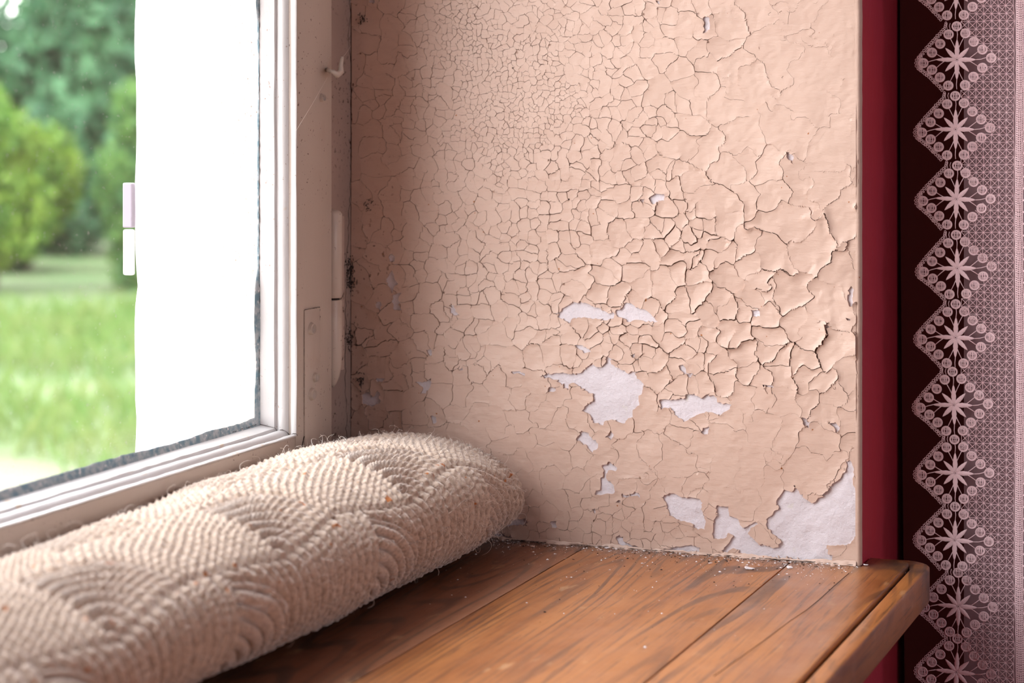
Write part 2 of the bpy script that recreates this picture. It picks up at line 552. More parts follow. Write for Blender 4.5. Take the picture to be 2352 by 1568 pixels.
# the masonry bows a little: foot of the wall drifts in y / height (sill meets it on z=0)
PATCH8 = dict(s=2.24, o=(1200, 600), polys=[
    [(300, 575), (335, 545), (365, 520), (385, 545), (410, 550), (430, 522), (440, 490), (460, 502), (462, 532), (500, 548), (540, 575), (580, 560), (590, 600), (625, 625), (620, 675), (600, 690), (605, 740), (570, 760), (570, 800), (545, 812), (520, 835), (470, 815), (425, 820), (420, 845), (392, 830), (365, 830), (350, 790), (305, 770), (330, 740), (365, 720), (370, 690), (330, 665), (290, 640), (262, 622), (240, 632), (238, 660), (212, 640), (180, 608), (95, 592), (120, 583), (200, 572), (272, 580)],
    [(180, 285), (205, 240), (260, 212), (330, 215), (400, 240), (440, 265), (470, 262), (476, 285), (440, 305), (380, 295), (330, 290), (290, 285), (262, 292), (240, 320), (210, 300)],
    [(482, 250), (510, 240), (540, 210), (568, 222), (600, 240), (640, 255), (700, 310), (640, 312), (590, 300), (550, 312), (520, 292), (490, 285)],
    [(705, 712), (750, 708), (790, 712), (815, 700), (835, 720), (845, 680), (895, 690), (920, 706), (945, 685), (990, 690), (1005, 725), (1080, 735), (1060, 765), (1010, 795), (975, 775), (930, 780), (880, 800), (840, 822), (800, 800), (760, 750), (715, 755)],
    [(265, 915), (300, 890), (305, 870), (345, 885), (360, 915), (390, 935), (385, 965), (350, 978), (330, 945), (300, 930)],
    [(430, 900), (455, 875), (473, 890), (460, 920)],
    [(405, 1050), (445, 1028), (490, 1065), (480, 1080), (440, 1075), (430, 1110), (470, 1150), (472, 1195), (430, 1195), (400, 1205), (365, 1190), (400, 1175), (405, 1110), (420, 1075)],
    [(510, 1190), (530, 1203), (560, 1195), (600, 1185), (605, 1215), (570, 1205), (515, 1220)],
    [(715, 1210), (780, 1190), (815, 1210), (870, 1212), (920, 1225), (925, 1270), (945, 1330), (940, 1378), (885, 1370), (870, 1345), (820, 1335), (760, 1300), (745, 1250)],
    [(980, 1425), (985, 1330), (1000, 1310), (1000, 1255), (1060, 1260), (1065, 1300), (1100, 1320), (1135, 1370), (1200, 1340), (1215, 1355), (1175, 1370), (1160, 1400), (1200, 1440), (1285, 1475), (1320, 1475), (1330, 1440), (1280, 1400), (1250, 1355), (1260, 1320), (1290, 1300), (1320, 1265), (1305, 1240), (1345, 1175), (1390, 1188), (1400, 1150), (1430, 1200), (1490, 1250), (1535, 1215), (1580, 1160), (1640, 1110), (1665, 1075), (1680, 1010), (1705, 1060), (1700, 1130), (1718, 1200), (1722, 1300), (1722, 1400), (1690, 1450), (1600, 1462), (1565, 1455), (1570, 1500), (1598, 1512), (1590, 1548), (1400, 1530), (1220, 1516), (1110, 1500), (1120, 1480), (1080, 1475), (1055, 1500), (1020, 1490), (1070, 1440), (1090, 1410), (1060, 1395), (1040, 1425)],
    [(1440, 800), (1460, 805), (1490, 865), (1470, 855), (1450, 840)], [(1578, 828), (1610, 825), (1638, 855), (1620, 882), (1605, 850)],
    [(918, 880), (930, 855), (965, 850), (958, 893), (940, 890)], [(805, 535), (830, 530), (845, 560), (832, 590), (815, 560)],
    [(855, 575), (878, 575), (865, 600), (850, 590)], [(265, 430), (300, 430), (330, 438), (360, 462), (330, 470), (300, 455)],
    [(135, 650), (175, 645), (165, 670), (135, 670)], [(145, 1338), (175, 1335), (180, 1370), (145, 1368)],
    [(355, 1275), (390, 1275), (375, 1303)], [(0, 1325), (20, 1320), (22, 1350), (8, 1362)],
    [(480, 1415), (520, 1408), (520, 1438), (560, 1460), (640, 1478), (600, 1490), (540, 1480), (500, 1462)],
    [(720, 1480), (800, 1465), (860, 1460), (920, 1475), (908, 1497), (820, 1492), (760, 1492)],
    [(1672, 185), (1685, 120), (1705, 150), (1700, 230), (1685, 235)], [(1665, 290), (1690, 295), (1690, 308)],
    [(1555, 320), (1580, 335), (1560, 342)], [(1175, 250), (1220, 250), (1222, 285), (1182, 280)],
    [(1235, 628), (1290, 635), (1300, 650), (1240, 642)], [(0, 570), (20, 575), (15, 590), (-20, 583)],
    [(560, 480), (580, 482), (570, 500)], [(486, 1235), (520, 1228), (500, 1245)]])
PATCH_O = [
    (1.96, (500, 0), [[(780, 1215), (795, 1235), (800, 1260), (815, 1275), (795, 1290), (790, 1318), (770, 1290), (757, 1255)],
                      [(790, 1325), (825, 1320), (815, 1345), (828, 1395), (795, 1395), (785, 1350)], [(770, 1160), (785, 1140), (800, 1160), (798, 1180), (770, 1180)],
                      [(715, 1360), (735, 1355), (738, 1395), (715, 1390)], [(682, 0), (708, 0), (708, 14), (684, 16)]]),
    (2.24, (500, 600), [[(740, 690), (780, 665), (800, 700), (820, 668), (838, 670), (835, 730), (800, 745), (745, 735)],
                        [(1020, 625), (1060, 622), (1100, 600), (1095, 645), (1075, 680), (1045, 680), (1055, 648)], [(1095, 795), (1125, 795), (1130, 830), (1105, 835)],
                        [(1075, 455), (1095, 450), (1105, 475), (1090, 485)], [(1200, 220), (1212, 225), (1230, 285), (1215, 280), (1195, 240)],
                        [(815, 600), (845, 600), (850, 620), (820, 622)], [(1235, 550), (1262, 548), (1262, 560), (1240, 562)], [(1505, 570), (1560, 562), (1560, 580), (1520, 580)]]),
    (2.537, (700, 950), [[(1110, 645), (1200, 610), (1300, 615), (1290, 650), (1200, 652), (1120, 662)], [(870, 690), (1000, 680), (1130, 690), (1220, 725), (1100, 712), (900, 700)]]),
    (1.0, (0, 0), [[(1490, 455), (1505, 445), (1530, 445), (1525, 458), (1500, 470)], [(1808, 350), (1825, 358), (1820, 375), (1810, 365)],
                   [(1616, 40), (1628, 38), (1632, 70), (1618, 76)], [(1470, 460), (1482, 456), (1478, 470)], [(1030, 700), (1040, 702), (1052, 722), (1040, 725)],
                   [(1505, 0), (1520, 0), (1514, 12)]])]
PATCHES = [[(x / PATCH8['s'] + PATCH8['o'][0], y / PATCH8['s'] + PATCH8['o'][1]) for x, y in p] for p in PATCH8['polys']]
for s_, o_, pl in PATCH_O:
    PATCHES += [[(x / s_ + o_[0], y / s_ + o_[1]) for x, y in p] for p in pl]
# wobble each outline: subdivide and roughen
def roughen(poly, step=4.0, amp=1.5):
    out = []
    for i in range(len(poly)):
        a, b = np.array(poly[i], float), np.array(poly[(i + 1) % len(poly)], float)
        n = max(1, int(np.linalg.norm(b - a) / step))
        for k in range(n):
            p = a + (b - a) * k / n
            if k: p = p + rng.normal(0, amp, 2)
            out.append(p)
    return np.array(out)


PATCHES = [roughen(p) for p in PATCHES]

CP = np.array([  # u, v, flake diameter, openness
    (840, 100, 75, .35), (850, 350, 70, .3), (850, 600, 60, .4), (860, 800, 55, .6), (900, 200, 40, .35), (950, 250, 25, .3), (1050, 100, 16, .28), (1150, 300, 17, .28), (1250, 200, 18, .28),
    (1100, 420, 26, .3), (1000, 380, 26, .25), (1320, 120, 24, .3), (1450, 80, 36, .4), (1430, 330, 38, .45), (1550, 150, 48, .5), (1620, 110, 50, .55), (1720, 80, 120, .3),
    (1850, 100, 190, .16), (1870, 330, 170, .18), (1720, 330, 90, .45), (1500, 480, 42, .7), (1600, 600, 50, .85), (1320, 450, 32, .5), (1200, 650, 36, .5),
    (1100, 600, 34, .42), (1000, 560, 38, .36), (1400, 620, 50, .7), (1700, 620, 65, .9), (1850, 560, 120, .8), (1870, 680, 95, 1.), (1900, 780, 95, 1), (1760, 860, 62, .95),
    (1550, 800, 46, .8), (1400, 800, 34, .7), (1220, 820, 60, .55), (1050, 800, 48, .5), (950, 850, 50, .5), (960, 700, 45, .45), (1130, 960, 70, .22), (1260, 950, 70, .32),
    (1500, 960, 75, .5), (1700, 980, 100, .28), (1880, 930, 80, .6), (1500, 1080, 110, .15), (1800, 1060, 150, .15), (1230, 1100, 55, .2), (1120, 1180, 34, .26),
    (1300, 1150, 36, .26), (1420, 1190, 34, .32), (1560, 1190, 42, .3), (1720, 1120, 90, .2), (1900, 1230, 60, .4), (1050, 1100, 60, .3)], float)


def field(u, v):
    d = (u[..., None] - CP[:, 0]) ** 2 + (v[..., None] - CP[:, 1]) ** 2 + 900
    w = d ** -2.2
    w /= w.sum(-1, keepdims=True)
    return (w * CP[:, 2]).sum(-1), (w * CP[:, 3]).sum(-1)


G = 4.0
U0, U1g, V0, V1g = 807.0, 1967.0, -720.0, 1292.0


def foot(u):  # lower limit of the paint where it meets the sill
    return np.interp(u, [800, 1100, 1300, 1500, 1700, 1970], [1196, 1224, 1249, 1265, 1276, 1291])


# seeds by randomised quadtree
seeds = []


def quad(x, y, s):
    r, _ = field(np.array([x + s / 2]), np.array([y + s / 2]))
    if s > r[0] * random.uniform(0.85, 1.35):
        h = s / 2
        for i in (0, 1):
            for j in (0, 1): quad(x + i * h, y + j * h, h)
    else:
        seeds.append((x + s * random.uniform(.12, .88), y + s * random.uniform(.12, .88)))


for ix in range(7):
    for iy in range(12):
        quad(740 + ix * 190, -870 + iy * 190, 190)
seeds = np.array(seeds)
_, sopen = field(seeds[:, 0], seeds[:, 1])
NS = len(seeds)
kd = kdtree.KDTree(NS)
for i, s in enumerate(seeds): kd.insert((s[0], s[1], 0), i)
kd.balance()


def warp(u, v):
    r, _ = field(u, v)
    q = u + r * .20 * vnoise(u, v, 26, 1) + 2.0 * vnoise(u, v, 7.5, 2)
    w = v + r * .20 * vnoise(u, v, 26, 3) + 2.0 * vnoise(u, v, 7.5, 4)
    return q, w


def near(qu, qv, n=7):
    I = np.zeros((len(qu), n), np.int64)
    for i in range(len(qu)):
        I[i] = [k[1] for k in kd.find_n((qu[i], qv[i], 0), n)]
    return I


def poly_sd(P, pu, pv):
    """distance, nearest point, inside flag for points wrt polygon"""
    A = P; B = np.roll(P, -1, 0)
    p = np.stack([pu, pv], -1)[:, None, :]
    ab = (B - A)[None]
    t = np.clip(((p - A[None]) * ab).sum(-1) / ((ab ** 2).sum(-1) + 1e-9), 0, 1)
    cpt = A[None] + ab * t[..., None]
    d = np.linalg.norm(p - cpt, axis=-1)
    k = d.argmin(1)
    ii = np.arange(len(pu))
    ay, by = A[:, 1][None], B[:, 1][None]
    ax, bx = A[:, 0][None], B[:, 0][None]
    cond = (ay > pv[:, None]) != (by > pv[:, None])
    xi = ax + (pv[:, None] - ay) / (by - ay + 1e-12) * (bx - ax)
    ins = (cond & (pu[:, None] < xi)).sum(1) % 2 == 1
    return d[ii, k], cpt[ii, k], ins


us = np.arange(U0, U1g + .1, G); vs = np.arange(V0, V1g + .1, G)
NU, NV = len(us), len(vs)
UU, VV = np.meshgrid(us, vs, indexing='ij')
JU = rng.uniform(-.9, .9, UU.shape); JV = rng.uniform(-.9, .9, UU.shape)
JU[0] = 0; JU[-1] = 0
PU, PV = (UU + JU).ravel(), (VV + JV).ravel()
# snap to flake borders
for it in range(2):
    qu, qv = warp(PU, PV)
    I = near(qu, qv, 2)
    a, b = seeds[I[:, 0]], seeds[I[:, 1]]
    ab = b - a; L = np.linalg.norm(ab, axis=1)
    q = np.stack([qu, qv], 1)
    bd = (((q - b) ** 2).sum(1) - ((q - a) ** 2).sum(1)) / (2 * L)
    k = bd < G * .55
    PU = np.where(k, PU + ab[:, 0] / L * bd, PU); PV = np.where(k, PV + ab[:, 1] / L * bd, PV)
PD = np.full(len(PU), 99.0)
for P in PATCHES:
    m = np.where((PU > P[:, 0].min() - 30) & (PU < P[:, 0].max() + 30) & (PV > P[:, 1].min() - 30) & (PV < P[:, 1].max() + 30))[0]
    if not len(m): continue
    d, cpt, ins = poly_sd(P, PU[m], PV[m])
    s = d < G * .62
    PU[m[s]] = cpt[s, 0]; PV[m[s]] = cpt[s, 1]
    PD[m] = np.minimum(PD[m], np.where(s, 0, d))
# keep the foot on the sill line
ft = foot(PU)
k = (PV > ft - G * .55) & (PV < ft + G * .6)
PV = np.where(k, ft + 1.2 * vnoise(PU, PU * 0, 9, 8), PV)

idx = np.arange(NU * NV).reshape(NU, NV)
quads = np.stack([idx[:-1, :-1], idx[1:, :-1], idx[1:, 1:], idx[:-1, 1:]], -1).reshape(-1, 4)
par = rng.random(len(quads)) < .5
tri = np.concatenate([np.where(par[:, None], quads[:, [0, 1, 2]], quads[:, [0, 1, 3]]), np.where(par[:, None], quads[:, [0, 2, 3]], quads[:, [1, 2, 3]])])
cu, cv = PU[tri].mean(1), PV[tri].mean(1)
area2 = (PU[tri[:, 1]] - PU[tri[:, 0]]) * (PV[tri[:, 2]] - PV[tri[:, 0]]) - (PU[tri[:, 2]] - PU[tri[:, 0]]) * (PV[tri[:, 1]] - PV[tri[:, 0]])
flip = area2 < 0
tri[flip] = tri[flip][:, [0, 2, 1]]
qu, qv = warp(cu, cv)
lab = near(qu, qv, 1)[:, 0]
keep = (np.abs(area2) > .3) & (cv < foot(cu))
for P in PATCHES:
    m = np.where((cu > P[:, 0].min()) & (cu < P[:, 0].max()) & (cv > P[:, 1].min()) & (cv < P[:, 1].max()))[0]
    if not len(m): continue
    _, _, ins = poly_sd(P, cu[m], cv[m])
    keep[m[ins]] = False
tri, lab = tri[keep], lab[keep]

# (vertex,label) pairs
key = tri * NS + lab[:, None]
uk, inv = np.unique(key.ravel(), return_inverse=True)
T = inv.reshape(-1, 3)
vid, vl = uk // NS, uk % NS
pu, pv = PU[vid], PV[vid]
qu, qv = warp(pu, pv)
NB = near(qu, qv, 6)
q = np.stack([qu, qv], 1)
sa = seeds[vl]
lift = np.zeros(len(pu)); inset = np.zeros((len(pu), 2))
# pair openness by hash; some borders stay closed
for c_ in range(6):
    nb = NB[:, c_]
    ok = nb != vl
    sb = seeds[nb]; d = sb - sa; L = np.linalg.norm(d, axis=1) + 1e-6
    bd = (((q - sb) ** 2).sum(1) - ((q - sa) ** 2).sum(1)) / (2 * L)
    lo, hi = np.minimum(nb, vl), np.maximum(nb, vl)
    hh = ((lo * 7919 + hi * 104729) % 1009) / 1009.0
    side = ((vl * 31337 + nb * 7907) % 997) / 997.0
    op = (sopen[lo] + sopen[hi]) / 2
    e = op * np.clip((hh - .10) * 1.7, 0, 1.25)
    e = np.where(ok, e, 0)
    # wide, slow curl plus crisp lip
    rr = L / 2
    curl = np.exp(-np.clip(bd, 0, None) / (rr * .34)) * e ** 1.4 * (.15 + side) * np.clip(rr / 30, .35, 1.5)
    lift = np.maximum(lift, curl)
    gp = (.16 + 1.15 * e ** 1.2 * (.5 + .8 * (vnoise(pu, pv, 30, 11) * .5 + .5))) * np.clip(e * 5, 0, 1)
    on = ok & (bd < G * .5)
    inset -= np.where(on, gp, 0)[:, None] * d / L[:, None]
inset = np.clip(inset, -1.9, 1.9)
pu = pu + inset[:, 0]; pv = pv + inset[:, 1]
pdv = PD[vid]
_, opv = field(pu, pv)
plift = .45 * np.exp(-pdv / 7) * (0.35 + .65 * (vnoise(pu, pv, 22, 5) * .5 + .5))
tilt = ((vl * 7331 % 1013) / 1013. - .5), ((vl * 1777 % 1019) / 1019. - .5)
dv = np.stack([pu, pv], 1) - sa
tl = (tilt[0] * dv[:, 0] + tilt[1] * dv[:, 1]) * .020 * opv
big = .0011 * vnoise(pu, pv, 260, 6) + .00035 * vnoise(pu, pv, 60, 7)
H = .0006 + .00130 * lift + .001 * plift + .001 * np.clip(tl, -.5, .5) + .00012 * vnoise(pu, pv, 9, 9)
H = np.maximum(H, .0002) + big
# sharp stroke-like long crack ridges on the smooth upper right paint come from large flakes
wy, wz = wall_pts(pu, pv)
WV = np.stack([-H, wy, wz], 1)
# skirts on open borders
E = np.concatenate([T[:, [0, 1]], T[:, [1, 2]], T[:, [2, 0]]])
Es = np.sort(E, 1)
ek = Es[:, 0].astype(np.int64) * len(pu) + Es[:, 1]
_, fi, cnt = np.unique(ek, return_index=True, return_counts=True)
be = E[fi[cnt == 1]]
bl = vl[be[:, 0]]
WB = WV.copy(); WB[:, 0] = .0009 - big


def pick(mask_lab, name, parent):
    tm = mask_lab[lab]; bm_ = mask_lab[bl]
    t, b = T[tm], be[bm_]
    used = np.unique(t)
    mp_ = np.full(len(pu), -1); mp_[used] = np.arange(len(used))
    n = len(used)
    bu = np.unique(b)
    m2 = np.full(len(pu), -1); m2[bu] = np.arange(len(bu))
    V = np.concatenate([WV[used], WV[bu], WB[bu]])
    Fq = np.stack([n + m2[b[:, 0]], n + m2[b[:, 1]], n + len(bu) + m2[b[:, 1]], n + len(bu) + m2[b[:, 0]]], 1)
    faces = mp_[t][:, [0, 2, 1]].tolist() + Fq.tolist()
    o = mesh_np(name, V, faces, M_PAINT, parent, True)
    return o


npx = np.bincount(lab, minlength=NS)
cen = seeds
vis = (cen[:, 0] > 815) & (cen[:, 0] < 1960) & (cen[:, 1] > 5) & (cen[:, 1] < 1275) & (npx > 14)
order = [i for i in np.argsort(-(npx * (sopen ** 1.5) * vis)) if vis[i]][:300]
big_set = np.zeros(NS, bool); big_set[order] = True
for i in order:
    m = np.zeros(NS, bool); m[i] = True
    pick(m, 'paint_flake', wr)
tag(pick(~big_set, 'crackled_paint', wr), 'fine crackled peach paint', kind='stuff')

# plaster under the paint
pg = 7.0
us2 = np.append(np.arange(800, 1972, pg), 1972); vs2 = np.arange(-728, 1316, pg)
A, B = np.meshgrid(us2, vs2, indexing='ij')
PDp = .00035 * vnoise(A, B, 22, 21) + .0002 * vnoise(A, B, 9, 22) + .0011 * vnoise(A, B, 260, 6) + .00035 * vnoise(A, B, 60, 7)
y_, z_ = wall_pts(A, B)
Vp = np.stack([-PDp + .00025, y_, z_], -1).reshape(-1, 3)
id2 = np.arange(A.size).reshape(A.shape)
Fp = np.stack([id2[:-1, :-1], id2[:-1, 1:], id2[1:, 1:], id2[1:, :-1]], -1).reshape(-1, 4)
po = mesh_np('plaster', Vp, Fp, M_PLASTER, wr)
po.data.materials.append(M_UNDER)
fc_u, fc_v = A.ravel()[Fp].mean(1), B.ravel()[Fp].mean(1)
bare = np.zeros(len(Fp), bool)
for P in PATCHES:
    m = np.where((fc_u > P[:, 0].min() - 8) & (fc_u < P[:, 0].max() + 8) & (fc_v > P[:, 1].min() - 8) & (fc_v < P[:, 1].max() + 8))[0]
    if len(m):
        d, _, ins = poly_sd(P, fc_u[m], fc_v[m]); bare[m[ins | (d < 6)]] = True
po.data.polygons.foreach_set('material_index', (~bare).astype(np.int32))
box('plaster', .0027, .013, YR + .003, .03, -.04, ZT, M_PLASTER, wr)
box('upper_paint', -.0012, .001, YR + .0012, -.0002, wall_pts(np.array([1400.]), np.array([-714.]))[1][0], ZT, M_PAINT, wr)
# rounded outer corner bead, peach paint wrapping round to the crimson wall
mb = MB()
zz = np.linspace(-.0, ZT, 240)
prof = [(-.0007, .0026), (-.0008, .0014), (-.0004, .0004), (.0012, -.0004), (.0030, -.0006)]
Vc = []
for z in zz:
    w = .0005 * float(vnoise(z * 1000, 0, 14, 31)) + .0003 * float(vnoise(z * 1000, 0, 4, 32))
    for (x, y) in prof: Vc.append((x + w * .6, YR + y - abs(w) * .4, z))
n = len(prof)
Fc = [[i * n + k, i * n + k + 1, (i + 1) * n + k + 1, (i + 1) * n + k] for i in range(len(zz) - 1) for k in range(n - 1)]
mesh_np('corner_bead', Vc, Fc, M_PAINT, wr)

# crumbling filler fillet along the foot of the reveal
Vb, Fb = [], []
N = 320
for i in range(N):
    y = YR + .002 + (-.004 - YR) * i / (N - 1)
    a = .0012 + .0009 * float(vnoise(y * 3900, 0, 40, 41)) + .0007 * float(vnoise(y * 3900, 0, 9, 42))
    b_ = .0016 + .0012 * float(vnoise(y * 3900, 0, 30, 43)) + .001 * float(vnoise(y * 3900, 0, 8, 44))
    for (x, z) in ((-.0004, a + .0006), (-.0012, a), (-b_ * .6, a * .45), (-b_, .0001)): Vb.append((x, y, z))
for i in range(N - 1):
    for k in range(3): Fb.append([i * 4 + k, i * 4 + k + 1, (i + 1) * 4 + k + 1, (i + 1) * 4 + k])
mesh_np('filler_fillet', Vb, Fb, M_PAINT, wr)

for (ya, yb, r_) in ((YR + .003, YR + .09, .0002), (YR + .11, YR + .17, .00014), (YR + .19, -.09, .00024), (-.085, -.01, .0002)):
    grime_line_pts = []
    for k in range(70):
        y = ya + (yb - ya) * k / 69
        grime_line_pts.append(np.array((-.0012 - .0006 * random.random(), y, .0004 + .0003 * random.random())))
    V, Fc = tube_geo(grime_line_pts, [r_ * random.uniform(.3, 1.5) for _ in grime_line_pts], 5)
    mesh_np('dirt_line', V, Fc, M_GRIME, wr)

# left reveal and head of the niche
wl_ = empty('wall_reveal_left'); tag(wl_, 'peach painted far side of the niche', kind='structure')
box('paint_skin', X0 - .001, X0 + .002, YR + .002, .0, 0, ZT, M_PAINT, wl_)
box('paint_skin', X0, X1, YR + .002, .0, ZT - .002, ZT + .002, M_PAINT, wl_)
# outer reveals in white render
er = empty('wall_outer_reveal'); tag(er, 'white rendered outside reveal beyond the glass', kind='structure')
N, K = 120, 12
Vr, Fr = [], []
for i in range(N):
    z = -.05 + 1.35 * i / (N - 1)
    for k in range(K):
        y = .026 + (.1036 - .026) * k / (K - 1)
        x = -.088 + .0006 * float(vnoise(z * 1000, y * 1000, 15, 51))
        if k == K - 1: x += .004; y += .001 * float(vnoise(z * 1000, 0, 26, 52)) + .0007 * float(vnoise(z * 1000, 0, 6, 53))
        if k == K - 2: y += .001 * float(vnoise(z * 1000, 0, 26, 52)) - .0005
        Vr.append((x, y, z))
for i in range(N - 1):
    for k in range(K - 1): Fr.append([i * K + k, i * K + k + 1, (i + 1) * K + k + 1, (i + 1) * K + k])
mesh_np('render_face', Vr, Fr, M_RENDER, er)
box('render_core', -.084, .02, .03, YO - .002, -.05, ZT + .1, M_RENDER, er)
box('render_core', X0 - .02, X0 + .06, .03, YO, -.05, ZT + .1, M_RENDER, er)
box('outer_sill', X0 + .06, -.084, .032, YO + .03, -.06, .012, M_RENDER, er)
box('render_core', X0 - .02, .02, .03, YO, ZT - .05, ZT + .1, M_RENDER, er)
# shutter hinge strap on the outer arris of the reveal
sh = empty('shutter_hinge', (-.088, .106, .15)); tag(sh, 'small painted metal shutter hinge on the outer edge of the white reveal', 'hinge')
pz0, pz1, pm = on_y(292, 632, .106)[2], on_y(292, 420, .106)[2], on_y(292, 523, .106)[2]
mb1 = bmesh.new(); box_bm(mb1, -.0025, .002, -.0035, .0030, pm - .15, pz1 - .15, .0008)
bm_obj('knuckle', mb1, Mat('lilac_painted_metal', (.24, .21, .26), .5).m, sh)
mb1 = bmesh.new(); box_bm(mb1, -.0025, .002, -.0035, .0030, pz0 - .15, pm - .151, .0012)
bm_obj('leaf_plate', mb1, M_WHITE, sh)

# ------------------------------------------------------------------ window
wd = empty('window_1'); tag(wd, 'white painted casement window beside the peeling wall', kind='structure')
ZG0, ZG1 = .0747, 1.14


def rough_box(name, x0, x1, y0, y1, z0, z1, mat, parent, bev=.0015):
    return box(name, x0, x1, y0, y1, z0, z1, mat, parent, bev, True if bev > 0 else False)


def shade_auto(o, ang=35):
    me = o.data
    bm = bmesh.new(); bm.from_mesh(me)
    for e in bm.edges:
        if len(e.link_faces) == 2 and e.calc_face_angle(0) > math.radians(ang): e.smooth = False
    for f in bm.faces: f.smooth = True
    bm.to_mesh(me); bm.free()
    return o


PROFILE = [(0, -.0200), (.0003, -.0206), (.0009, -.0207), (.0013, -.0200), (.0013, -.0184), (.0009, -.0174), (-.0004, -.0166), (-.0004, -.0156), (.0008, -.0152),
           (.0020, -.0148), (.0029, -.0138), (.0034, -.0124), (.0033, -.0110), (.0026, -.0101), (.0022, -.0092), (.0024, -.0087), (.0045, -.0084), (.0066, .0012)]


def sweep_frame(name, x0, x1, z0, z1, parent):
    """moulding swept round an opening; x1 is the hinge side; profile depth d goes into the opening. One piece per side."""
    corners = [(x0, z0, 1, 1), (x1, z0, -1, 1), (x1, z1, -1, -1), (x0, z1, 1, -1)]
    n = len(PROFILE)
    for a in range(4):
        c0, c1 = corners[a], corners[(a + 1) % 4]
        M = 90
        V, Fc = [], []
        for i in range(M):
            t = i / (M - 1)
            for k, (d, y) in enumerate(PROFILE):
                xa, za = c0[0] + c0[2] * d, c0[1] + c0[3] * d
                xb, zb = c1[0] + c1[2] * d, c1[1] + c1[3] * d
                w = .00022 * float(vnoise((c0[0] + t) * 900, k * 30 + a * 7, 17, 61)) * (0 if k in (0, n - 1) else 1)
                V.append((xa + (xb - xa) * t + w * c0[2], y + w, za + (zb - za) * t + w * c0[3]))
        for i in range(M - 1):
            for k in range(n - 1):
                Fc.append([i * n + k, (i + 1) * n + k, (i + 1) * n + k + 1, i * n + k + 1])
        shade_auto(mesh_np(name, V, Fc, M_WHITE, parent), 50)


def sash(xl, xr, name, sl, sr):
    s = empty(name, parent=wd)
    shade_auto(box('stile', xr - .0, xr + sr, -.020, .03, .004, ZG1 + .055, M_CREAM, s, .0012))
    shade_auto(box('stile', xl - sl, xl, -.020, .03, .004, ZG1 + .055, M_CREAM, s, .0012))
    shade_auto(box('rail', xl + .0002, xr - .0002, -.0198, .028, .006, ZG0, M_CREAM, s, .0008))
    shade_auto(box('rail', xl + .0002, xr - .0002, -.0198, .028, ZG1, ZG1 + .054, M_CREAM, s, .0008))
    sweep_frame('glazing_moulding', xl, xr, ZG0, ZG1, s)
    box('glass_pane', xl + .003, xr - .003, .0012, .0036, ZG0 + .003, ZG1 - .003, M_GLASS, s)
    # putty line on the inside of the pane with a ragged edge
    mb = MB()
    M = 260
    V, Fc = [], []
    zi = ZG0 + .0066
    for i in range(M):
        x = xl + .006 + (xr - xl - .0122) * i / (M - 1)
        h = .0036 + .0011 * float(vnoise(x * 1000, 0, 30, 71)) + .0004 * float(vnoise(x * 1000, 0, 4, 72)) + .0012 * max(0, 1 - (xr - x) / .03)
        V += [(x, -.0009, zi - .001), (x, .0002, zi + h * .35), (x, .0006, zi + h * .85), (x, .0012, zi + h)]
    for i in range(M - 1):
        for k in range(3): Fc.append([i * 4 + k, (i + 1) * 4 + k, (i + 1) * 4 + k + 1, i * 4 + k + 1])
    mb.add(V, Fc)
    V, Fc = [], []
    for i in range(M):
        z = zi + (ZG1 - ZG0 - .013) * i / (M - 1)
        h = .0006 + .0005 * float(vnoise(z * 1000, 0, 20, 73))
        if z < .167: h = .0046 * min(1, (.170 - z) / .012) * (.8 + .2 * float(vnoise(z * 1000, 0, 14, 74))) * (1 if z < .105 or z > .125 else .75)
        elif z > .310 and z < .36: h = .0022 * min(1, (z - .308) / .012)
        else: h = max(0.0001, h * .5)
        xx = xr - .0064
        V += [(xx + .001, -.0009, z), (xx - h * .35, .0002, z), (xx - h * .85, .0006, z), (xx - h, .0012, z)]
    for i in range(M - 1):
        for k in range(3): Fc.append([i * 4 + k, i * 4 + k + 1, (i + 1) * 4 + k + 1, (i + 1) * 4 + k])
    mb.add(V, Fc)
    mb.build('putty_line', M_PUTTY, s)
    return s


s1 = sash(-.60, -.1175, 'sash', .045, .0483)
s2 = sash(-1.17, -.69, 'sash', .048, .0445)
# grime joint along moulding / pane corner
def grime_line(pts, r, parent, name='dirt_line', mat=None):
    V, Fc = tube_geo(pts, [r * random.uniform(.4, 1.3) for _ in pts], 5)
    return mesh_np(name, V, Fc, mat or M_GRIME, parent)


def jag(p0, p1, n, amp, axis):
    out = []
    for i in range(n):
        t = i / (n - 1)
        p = np.array(p0) * (1 - t) + np.array(p1) * t
        for a in axis: p[a] += random.gauss(0, amp)
        out.append(p)
    return out


# mitre crack in the moulding corner
mc = [(-.1175 - d - .0003, y - .0003, ZG0 + d + .0004) for d, y in PROFILE]
grime_line([np.array(p) + np.random.default_rng(3).normal(0, .0001, 3) for p in mc], .00018, s1, 'mitre_crack')
grime_line(jag((-.1241, -.0001, .084), (-.1241, -.0001, .36), 160, .00012, (0, 1)), .00016, s1, 'putty_crack')
grime_line(jag((-.1241, -.0001, .0818), (-.16, -.0001, .0815), 30, .00015, (1, 2)), .00018, s1, 'putty_crack')

# frame
fr_ = empty('window_frame', parent=wd)
shade_auto(box('jamb', -.068, .0003, -.0002, .05, .0, ZT, M_FRAME, fr_, .0006))
box('jamb', X0, X0 + .082, 0, .05, 0, ZT, M_CREAM, fr_)
box('head', X0, 0, 0.0, .05, ZG1 + .058, ZT, M_CREAM, fr_)
box('frame_sill', X0, 0, -.001, .05, -.002, .004, M_CREAM, fr_)
